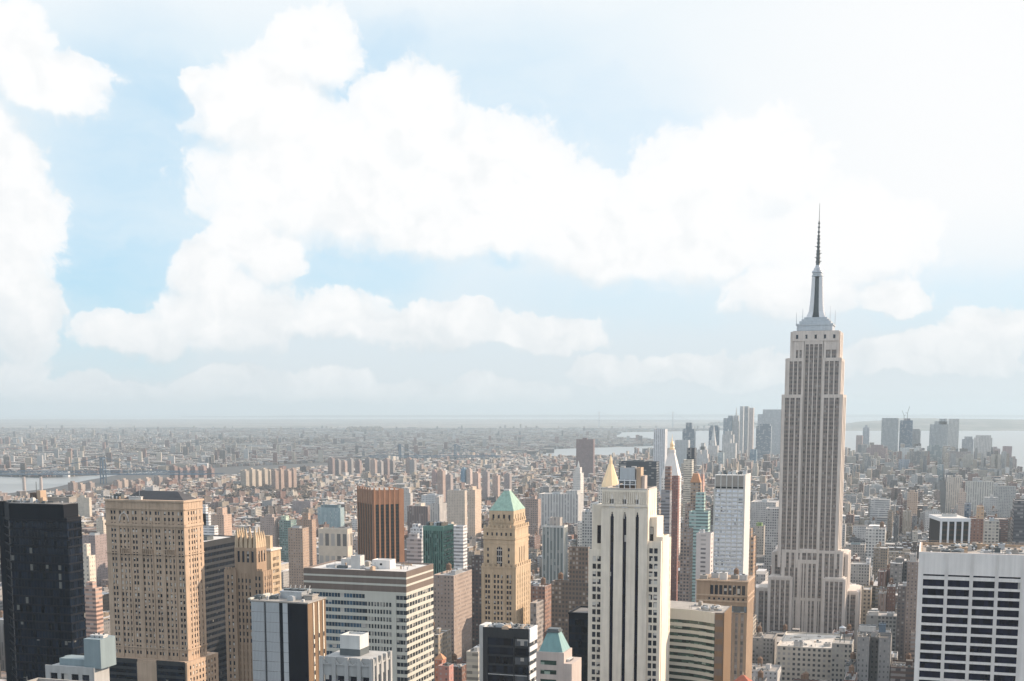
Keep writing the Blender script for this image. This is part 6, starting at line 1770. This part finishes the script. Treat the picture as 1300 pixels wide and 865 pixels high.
# ------------------------------------------------------------------ bridges
def bridge(label, px0, px1, F, zdeck, towers, ztop, mat, sag, truss):
    a, c = at_forward(px0, 600, F), at_forward(px1, 600, F)
    root = thing('suspension_bridge', label, 'bridge', ((a.x + c.x) / 2, (a.y + c.y) / 2, 0))
    A, B = Vector((a.x, a.y, zdeck)), Vector((c.x, c.y, zdeck))
    d = (B - A).normalized(); s = Vector((-d.y, d.x, 0))
    m2 = MB(); m2.bar(A, B, 34, 2.5)
    n = int((B - A).length / 22)
    for i in range(n):
        p, q = A + (B - A) * (i / n), A + (B - A) * ((i + 1) / n)
        for k in (-15, 15):
            m2.bar(p + s * k + Vector((0, 0, 1)), q + s * k + Vector((0, 0, truss)), 1.0); m2.bar(p + s * k + Vector((0, 0, truss)), q + s * k + Vector((0, 0, 1)), 1.0)
    for k in (-15, 15): m2.bar(A + s * k + Vector((0, 0, truss)), B + s * k + Vector((0, 0, truss)), 1.4)
    m2.build('deck', mat, root)
    T = []
    for px in towers:
        p = at_forward(px, 600, F); T.append(Vector((p.x, p.y, 0)))
        m2 = MB()
        for k in (-16, 16):
            for e in (-5, 5):
                m2.bar(T[-1] + s * k + d * e, T[-1] + s * k + d * e * .6 + Vector((0, 0, ztop)), 3.2)
        for z in (zdeck - 12, zdeck + 16, ztop - 6):
            m2.bar(T[-1] - s * 17 + Vector((0, 0, z)), T[-1] + s * 17 + Vector((0, 0, z)), 9, 4)
        m2.build('tower', mat, root)
    pts = [A + Vector((0, 0, 3)) - d * 60] + [t_ + Vector((0, 0, ztop)) for t_ in T] + [B + Vector((0, 0, 3)) + d * 60]
    m2 = MB()
    for k in (-15, 15):
        for p, q in zip(pts[:-1], pts[1:]):
            N = 14; prev = None
            for i in range(N + 1):
                u = i / N; z = p.z + (q.z - p.z) * u - sag * 4 * u * (1 - u) * (1 if min(p.z, q.z) > zdeck + 20 else .35)
                r = Vector((p.x + (q.x - p.x) * u, p.y + (q.y - p.y) * u, max(z, zdeck + 2))) + s * k
                if prev is not None: m2.bar(prev, r, 1.3)
                if 0 < i < N: m2.bar(r, Vector((r.x, r.y, zdeck)), .5)
                prev = r
    m2.build('cable', mat, root)
bridge('grey steel suspension bridge crossing the river behind the black tower', -260, 262, 4400, 34, (-190, 131), 92, 'blue_steel', 52, 11)
bridge('blue suspension bridge with two towers beyond the riverside slabs', 468, 636, 6100, 30, (508, 578), 90, 'blue_steel', 55, 8)
bridge('hazy far bridge on the horizon with two pale towers', 735, 880, 17500, 95, (760, 853), 222, 'steel', 95, 8)

# ------------------------------------------------------------------ the mass of ordinary buildings
def inside(poly, x, y):
    c = False; n = len(poly)
    for i in range(n):
        (x0, y0), (x1, y1) = poly[i], poly[i - 1]
        if (y0 > y) != (y1 > y) and x < (x1 - x0) * (y - y0) / (y1 - y0) + x0: c = not c
    return c
WALLC = [('brick red', (.215, .125, .10)), ('reddish brown', (.19, .13, .11)), ('tan', (.32, .26, .20)), ('buff', (.37, .315, .25)), ('grey', (.27, .265, .26)), ('cream', (.44, .40, .34)), ('white', (.52, .515, .505)), ('dark brown', (.125, .10, .085)), ('pinkish', (.34, .26, .225)), ('pale grey', (.37, .37, .365)), ('dark grey', (.13, .13, .135))]
WTS_E = [16, 16, 12, 9, 9, 10, 6, 12, 9, 6, 5]
WTS_W = [7, 9, 13, 11, 15, 14, 9, 10, 6, 12, 9]
ROOFC = [('silver roof', (.42, .42, .42)), ('pale roof', (.50, .485, .46)), ('tar roof', (.12, .115, .11)), ('brown roof', (.24, .19, .16)), ('gravel roof', (.34, .32, .30)), ('white roof', (.62, .61, .59))]
rnd = random.Random(20)
HB = []
for o in list(COL.objects):
    if o.parent is None and o.type == 'EMPTY' and o.get('category') and o.get('category') != 'bridge':
        xs, ys, zs_ = [], [], []
        for ch in o.children:
            if ch.type == 'MESH' and ch.name.split('.')[0] in ('wall', 'base_wall', 'shoulder', 'shoulder_wall', 'wing_wall', 'annex_wall', 'pilaster', 'black_wall', 'end_wall', 'glass_panel'):
                L = o.location
                for v in ch.bound_box:
                    xs.append(v[0] + L.x); ys.append(v[1] + L.y); zs_.append(v[2])
        if xs: HB.append((min(xs), max(xs), min(ys), max(ys), max(zs_), o))
lots = []
def lot(x0, x1, y0, y1, h):
    cx, cy = (x0 + x1) / 2, (y0 + y1) / 2
    for (a, b_, c, d, z, o) in HB:
        if x0 < b_ + 2 and x1 > a - 2 and y0 < d + 2 and y1 > c - 2: return
    if Vector((x0, y0, 0)).dot(FH) < 280 or Vector((x1, y0, 0)).dot(FH) < 280: return
    if not inside(ml, x0, y1) or not inside(ml, x1, y1): return
    pa, pb = project((x0, y0, 20))[0], project((x1, y0, 20))[0]
    if pb < -90 or pa > 1390: return
    lots.append((x0, x1, y0, y1, h))
AVE = at_forward(977, 700, 2150).x                # the avenue running past the left foot of the spired skyscraper
aves = [AVE + k for k in (-2150, -1950, -1750, -1550, -1330, -1110, -900, -690, -490, -280, -140, 0, 285, 565, 845, 1125, 1400, 1680, 1950)]
for i in range(len(aves) - 1):
    X0, X1 = aves[i] + 11, aves[i + 1] - 11
    y = 330.0
    while y < 6600:
        y0, y1 = y + 7, y + 72
        y += 79
        x = X0
        while x < X1 - 8:
            wdt = rnd.choice((8, 11, 14, 18, 24, 34)) * (.8 if x < AVE - 250 and y > 1500 else 1.0)
            x2 = min(x + wdt, X1)
            F = Vector((x, y0, 0)).dot(FH)
            if F < 300: x = x2; continue
            pxm = project((x, y0, 20))[0]
            east = x < AVE - 250
            for half in (0, 1):
                a, c = (y0, y0 + 31) if half == 0 else (y0 + 33, y1)
                g = rnd.random()
                if F < 820: h = rnd.uniform(24, 60)
                elif F < 1350: h = rnd.uniform(22, 62) if g < .8 else rnd.uniform(55, 85)
                elif F < 2400: h = rnd.uniform(16, 48) if g < .86 else rnd.uniform(45, 78)
                elif F < 4600: h = rnd.uniform(13, 27) if g < .9 else rnd.uniform(28, 52)
                else: h = rnd.uniform(15, 45) if g < .88 else rnd.uniform(45, 95)
                if F > 4600 and pxm < 800: h = rnd.uniform(12, 34) if g < .95 else rnd.uniform(34, 60)
                if east and F > 1500: h *= .62
                if F < 2600 and pxm > 1075 : h *= 1.12
                if F < 1350 and 985 < pxm < 1075: h = min(h, 48 + (1200 - F) * .05)
                top = project((x, a, h + GZ))[1]
                if F < 1350 and top < 790 and pxm < 1075: h = max(12, (CAMZ - F * (800 - HORIZON) / FPX))
                lot(x + .3, x2 - .3, a + rnd.uniform(0, 2), c - rnd.uniform(0, 4), h)
            x = x2
lots.sort(key=lambda l: l[2])
# which of them show largest: a coarse painter's pass, nearest first
cov = np.zeros((433, 650), dtype=bool)
items = [(l[2], 'l', i, l) for i, l in enumerate(lots)] + [(h[2], 'h', i, (h[0], h[1], h[2], h[3], h[4])) for i, h in enumerate(HB)]
items.sort(key=lambda q: q[0])
vis = [0] * len(lots); pos = [None] * len(lots)
for (yy, kd, i, (x0, x1, y0, y1, h)) in items:
    P8 = [project((x, y_, h + GZ)) for x in (x0, x1) for y_ in (y0, y1)]
    Pb = [project((x, y0, 0)) for x in (x0, x1)]
    xa, xb_ = min(p[0] for p in P8[0::2]), max(p[0] for p in P8[0::2])
    xa2, xb2 = min(p[0] for p in P8), max(p[0] for p in P8)
    ya, yb_ = min(p[1] for p in P8), max(p[1] for p in Pb)
    c0, c1 = int(max(0, (xa2 + xa) / 4)), int(min(650, (xb2 + xb_) / 4 + 1)); r0, r1 = int(max(0, ya / 2)), int(min(433, yb_ / 2 + 1))
    if c1 <= c0 or r1 <= r0: continue
    sub = cov[r0:r1, c0:c1]
    n = int((~sub).sum())
    if kd == 'l':
        vis[i] = n; pos[i] = ((xa2 + xb2) / 2, (ya + min(yb_, 865)) / 2)
    sub[:] = True
order = sorted(range(len(lots)), key=lambda i: -vis[i])
single = set(i for i in order[:285] if vis[i] > 3)
# landmarks for saying where a plain building stands
LM = []
short = {'very tall limestone': 'the spired skyscraper', 'black glass office': 'the black glass tower', 'broad tan masonry': 'the tan gothic tower', 'brown gothic tower': 'the spiky brown tower',
         'wide office block striped': 'the striped office block', 'orange-brown brick': 'the orange-brown tower', 'dark green glass': 'the green glass tower', 'ornate yellow': 'the green pyramid tower',
         'dark grey glass box': 'the dark box tower', 'pale pink stone': 'the teal mansard tower', 'cream stone tower with three': 'the slit window tower', 'white gridded tower with': 'the white gridded tower',
         'brownish stone block': 'the brown stone block', 'office block with bent': 'the bent green-banded block', 'red tiled pyramid': 'the red pyramid roof', 'big white office': 'the big white office tower',
         'grey slab with four': 'the ribbed grey slab', 'tan prewar': 'the cream-lit apartment house', 'reddish brown office block with pale': 'the reddish office block', 'green grey tower with pale': 'the ribbed green grey tower',
         'broad white stone office palace': 'the white office palace', 'white tiered modern': 'the white tiered building', 'plain white blank': 'the blank white wall', 'brown grey textured': 'the textured brown block',
         'large dark brown apartment slab': 'the dark brown slab', 'cream square-windowed': 'the square-windowed cream block', 'pale flat roofed hall': 'the pale flat hall', 'blank grey windowless': 'the blank grey box',
         'lit tan tower standing': 'the lone lit tan tower', 'wide teal and pale': 'the teal striped block', 'white bright loft': 'the bright white loft', 'brown slab with an orange': 'the orange-lit slab'}
for (a, b_, c, d, z, o) in HB:
    for k, v in short.items():
        if o['label'].startswith(k):
            p = project(((a + b_) / 2, c, z)); q = project(((a + b_) / 2, c, 0))
            LM.append((p[0], p[1], min(q[1], 865), Vector(((a + b_) / 2, c, 0)).dot(FH), v))
used = {}
def place_words(px, py, F):
    best = min(LM, key=lambda l: math.hypot(l[0] - px, (0 if l[1] <= py <= l[2] else min(abs(l[1] - py), abs(l[2] - py))) * 1.4) + abs(math.log(F / l[3])) * 60)
    rel = 'behind' if F > best[3] * 1.12 else 'in front of' if F < best[3] * .9 else 'beside'
    far = ' far' if F > best[3] * 2.2 else ''
    return (far + ' ' + rel).strip() + ' ' + best[4], best[4]
mass = MB()
near_objs = []
first_tank = None
def features(mb, x0, x1, y0, y1, z, n, r):
    """stair and lift bulkheads on the roof"""
    W_, D_ = x1 - x0, y1 - y0
    for _ in range(n):
        w_, d_ = r.uniform(.15, .4) * W_, r.uniform(.15, .35) * D_
        x, y = r.uniform(x0 + .5, max(x0 + .6, x1 - w_ - .5)), r.uniform(y0 + 1, max(y0 + 1.1, y1 - d_ - 1))
        mb.box(x, x + w_, y, y + d_, z - 1.2, z + r.uniform(1.6, 4.2))
fix = {}
for i, l in enumerate(lots):
    x0, x1, y0, y1, h = l
    r = random.Random(1000 + i)
    east = x0 < AVE - 250
    wc = r.choices(WALLC, WTS_E if east else WTS_W)[0]; rc = r.choices(ROOFC, [16, 14, 26, 16, 20, 7])[0]
    v = r.uniform(.6, 1.02); col = tuple(c * v for c in wc[1]); v = r.uniform(.75, 1.15); roof = tuple(min(.75, c * v) for c in rc[1])
    st = r.choice(['g', 'g', 'd', 'n', 'n', 'b', 'v']); bs = (r.uniform(2.5, 3.6), r.uniform(3.1, 4.0))
    h += GZ
    if i in single:
        px, py = pos[i]; F = Vector((x0, y0, 0)).dot(FH)
        root = thing('city_building', '', 'building', ((x0 + x1) / 2, (y0 + y1) / 2, 0), 'ordinary city buildings between the towers')
        w = MB(); w.style(col, roof, ST[st], bs)
        shape = r.choice(['plain', 'plain', 'step', 'court'])
        if shape == 'court' and x1 - x0 > 16:
            xm = (x0 + x1) / 2; g_ = (x1 - x0) * .14
            w.parapet_box(x0, xm - g_, y0, y1 - 9, 0, h, .4, 1.1); w.parapet_box(xm + g_, x1, y0, y1 - 9, 0, h, .4, 1.1); w.parapet_box(x0, x1, y1 - 9, y1, 0, h, .4, 1.1)
        elif shape == 'step' and h > 30:
            w.parapet_box(x0, x1, y0, y1, 0, h * .82, .4, 1.1); w.parapet_box(x0 + 2, x1 - 2, y0 + 4, y1 - 2, h * .82 - 1.1, h, .4, 1.1)
        else:
            shape = 'plain'; w.parapet_box(x0, x1, y0, y1, 0, h, .4, 1.1)
        w.build('wall', 'city_wall', root, attrs=True)
        bk_ = MB(); v = r.uniform(.7, 1.25); bk_.style(tuple(c * v for c in col), roof, (0, 0, 1), bs)
        features(bk_, x0 + 2, x1 - 2, y0 + 4, y1 - 9 if shape == 'court' else y1 - 2, h, 1, r)
        bk_.build('bulkhead', 'city_wall', root, attrs=True)
        tank = ''
        if r.random() < (.75 if F < 1500 else .42) and F < 2300:
            xx, yy = r.uniform(x0 + 3, x1 - 3), r.uniform(y1 - 8, y1 - 4)
            if first_tank is None: first_tank = water_tank(root, root.location.x, root.location.y, 0)
            o = first_tank if first_tank.parent == root else first_tank.copy()
            if o is not first_tank: COL.objects.link(o); o.parent = root
            o.location = (xx - root.location.x, yy - root.location.y, h - 1.1); tank = ' and water tank'
        if F < 1500:
            m2 = MB()
            for _ in range(r.randint(2, 4)):
                xx, yy = r.uniform(x0 + 2, x1 - 5), r.uniform(y0 + 2, y1 - 5)
                m2.bar((xx, yy, h - .5), (xx + r.uniform(-4, 4), yy + r.uniform(1, 4), h - .5), .5)
                m2.lathe(xx, yy, [(.35, h - 1.1), (.35, h + r.uniform(.2, 1.6))], 6)
            m2.build('duct', r.choice(['steel', 'pale_roof', 'dark_steel']), root)
            for _ in range(2): cooling_unit(root, r.uniform(x0 + 3, x1 - 3), r.uniform(y0 + 3, y1 - 6), h - 1.1, r.uniform(1.2, 2.8), r.uniform(1.2, 2.4), r.uniform(.7, 1.8), r.choice(['steel', 'pale_roof', 'dark_steel', 'gravel_roof', 'tan_stone']))
        if F < 2000:
            cooling_unit(root, (x0 + x1) / 2 + r.uniform(-.2, .2) * (x1 - x0), y0 + 4.5, h - 1.1, r.uniform(1.6, 3.6), r.uniform(1.6, 3), r.uniform(.9, 2.2), r.choice(['steel', 'pale_roof', 'dark_steel', 'gravel_roof']))
        tall = h / max(8, x1 - x0)
        sz = 'slender' if tall > 3 else 'tall' if tall > 1.9 else 'squat' if tall < .8 else 'mid-size'
        ff = {'plain': '', 'step': 'stepped ', 'court': 'court '}[shape]
        wn_ = {'g': 'grid-windowed', 'd': 'big-windowed', 'n': 'small-windowed', 'b': 'band-windowed', 'v': 'strip-windowed'}[st]
        near_objs.append((root, wc[0], sz, ff, wn_, rc[0] + tank, px, py, F))
    else:
        if F_ := Vector((x0, y0, 0)).dot(FH):
            mass.style(col, roof, ST[st], bs)
            mass.box(x0, x1, y0, y1, 0, h)
            if F_ < 4200 and r.random() < .7: 
                v = r.uniform(.7, 1.3); mass.style(tuple(c * v for c in col), roof, (0, 0, 1), bs)
                features(mass, x0 + .5, x1 - .5, y0 + 1, y1 - 1, h + 1.2, 1 if F_ > 2500 else 2, r)
                if F_ < 2400 and r.random() < .2:
                    mass.style((.16, .11, .08), (.16, .11, .08), (0, 0, 1)); xx, yy = r.uniform(x0 + 2, x1 - 2), r.uniform(y0 + 3, y1 - 3)
                    mass.lathe(xx, yy, [(1.2, h), (2.0, h + 2.5), (2.0, h + 6), (.1, h + 7.6)], 8)
labels = {}
for (root, wc, sz, ff, wn_, rc, px, py, F) in near_objs:
    place, lmk = place_words(px, py, F)
    root['_p'] = place
    cands = ['%s %s%s building with %s %s' % (wc, ff, sz, rc, place), '%s %s %s%s building with %s %s' % (wc, wn_, ff, sz, rc, place)]
    done = False
    for c in cands:
        if c not in labels and len(c.split()) <= 16:
            labels[c] = root; root['label'] = c; done = True; break
    if not done:
        for od in ('second', 'third', 'fourth', 'fifth', 'sixth', 'seventh', 'eighth', 'ninth', 'tenth'):
            c = '%s %sbuilding, %s of its kind %s' % (wc, ff, od, place)
            if c not in labels and len(c.split()) <= 16: labels[c] = root; root['label'] = c; break
    del root['_p']
o = mass.build('city_blocks', 'city_wall', attrs=True); o['kind'] = 'stuff'

# far side of the river: thousands of roofs seen as one mass
far = MB(); r = random.Random(77)
ang = R(24); ca, sa = math.cos(ang), math.sin(ang)
def rbox(mb, x, y, w_, d_, z0, z1):
    q = [(-w_ / 2, -d_ / 2), (w_ / 2, -d_ / 2), (w_ / 2, d_ / 2), (-w_ / 2, d_ / 2)]
    mb.prism([(x + a * ca - c * sa, y + a * sa + c * ca) for a, c in q], z0, z1)
n = 0
while n < 30000:
    px = r.uniform(-60, 1030)
    F = 4300 * math.exp(r.random() ** 1.15 * math.log(17000 / 4300))
    p = EYE + (FH + RT * ((px - 650) / FPX)) * F
    if not inside(bkp, p.x, p.y): continue
    wc = r.choices(WALLC, WTS_E)[0]; rc = r.choices(ROOFC, [16, 12, 22, 18, 20, 8])[0]
    v = r.uniform(.55, 1.0); far.style(tuple(c * v for c in wc[1]), tuple(min(.8, c * (v * .9 + .05)) for c in rc[1]), ST['n'], (5, 4))
    k = r.random(); s = .6 + F / 11000
    if k < .93: rbox(far, p.x, p.y, r.uniform(9, 28) * s, r.uniform(9, 24) * s, 0, GZ + r.uniform(7, 16))
    elif k < .986: rbox(far, p.x, p.y, r.uniform(35, 90) * s, r.uniform(25, 45), 0, GZ + r.uniform(9, 20))
    else: rbox(far, p.x, p.y, r.uniform(14, 26), r.uniform(14, 24), 0, GZ + r.uniform(26, 62))
    n += 1
o = far.build('far_city_blocks', 'city_wall', attrs=True); o['kind'] = 'stuff'

# low far buildings of the downtown tip and west shore that stand among the towers
# bare winter trees of the parks, one brown mass
tr = MB(); r = random.Random(5)
def clump(x, y, s, z):
    ph = r.uniform(0, 6); n = 6
    prof = [(s * .35, z + s * .25), (s * .95, z + s * .7), (s * .8, z + s * 1.2), (s * .3, z + s * 1.55)]
    rings = [[(x + rr * r.uniform(.7, 1.3) * math.cos(ph + 6.283 * i / n), y + rr * r.uniform(.7, 1.3) * math.sin(ph + 6.283 * i / n), zz + r.uniform(-.12, .12) * s) for i in range(n)] for rr, zz in prof]
    for a, b_ in zip(rings[:-1], rings[1:]):
        for i in range(n):
            if r.random() < .82: tr.face([a[i], a[(i + 1) % n], b_[(i + 1) % n], b_[i]])
    tr.face(rings[-1])
for (pxa, pxb, ya, yb_, n, s, bot) in ((285, 395, 622, 640, 420, 7.5, 10), (440, 485, 546, 550, 200, 22, 4), (250, 420, 560, 566, 260, 14, 4), (160, 300, 572, 578, 200, 11, 4), (900, 1010, 540.5, 541.4, 100, 30, 3)):
    for _ in range(n):
        q = on_ground(r.uniform(pxa, pxb), r.uniform(ya, yb_))
        clump(q.x, q.y, s * r.uniform(.7, 1.3), bot)
o = tr.build('park_trees', 'bare_trees'); o['kind'] = 'stuff'
finish_windows()
print('lots', len(lots), 'single', len(single), 'mass faces', len(mass.f), 'far', len(far.f), 'objects', len(COL.objects))
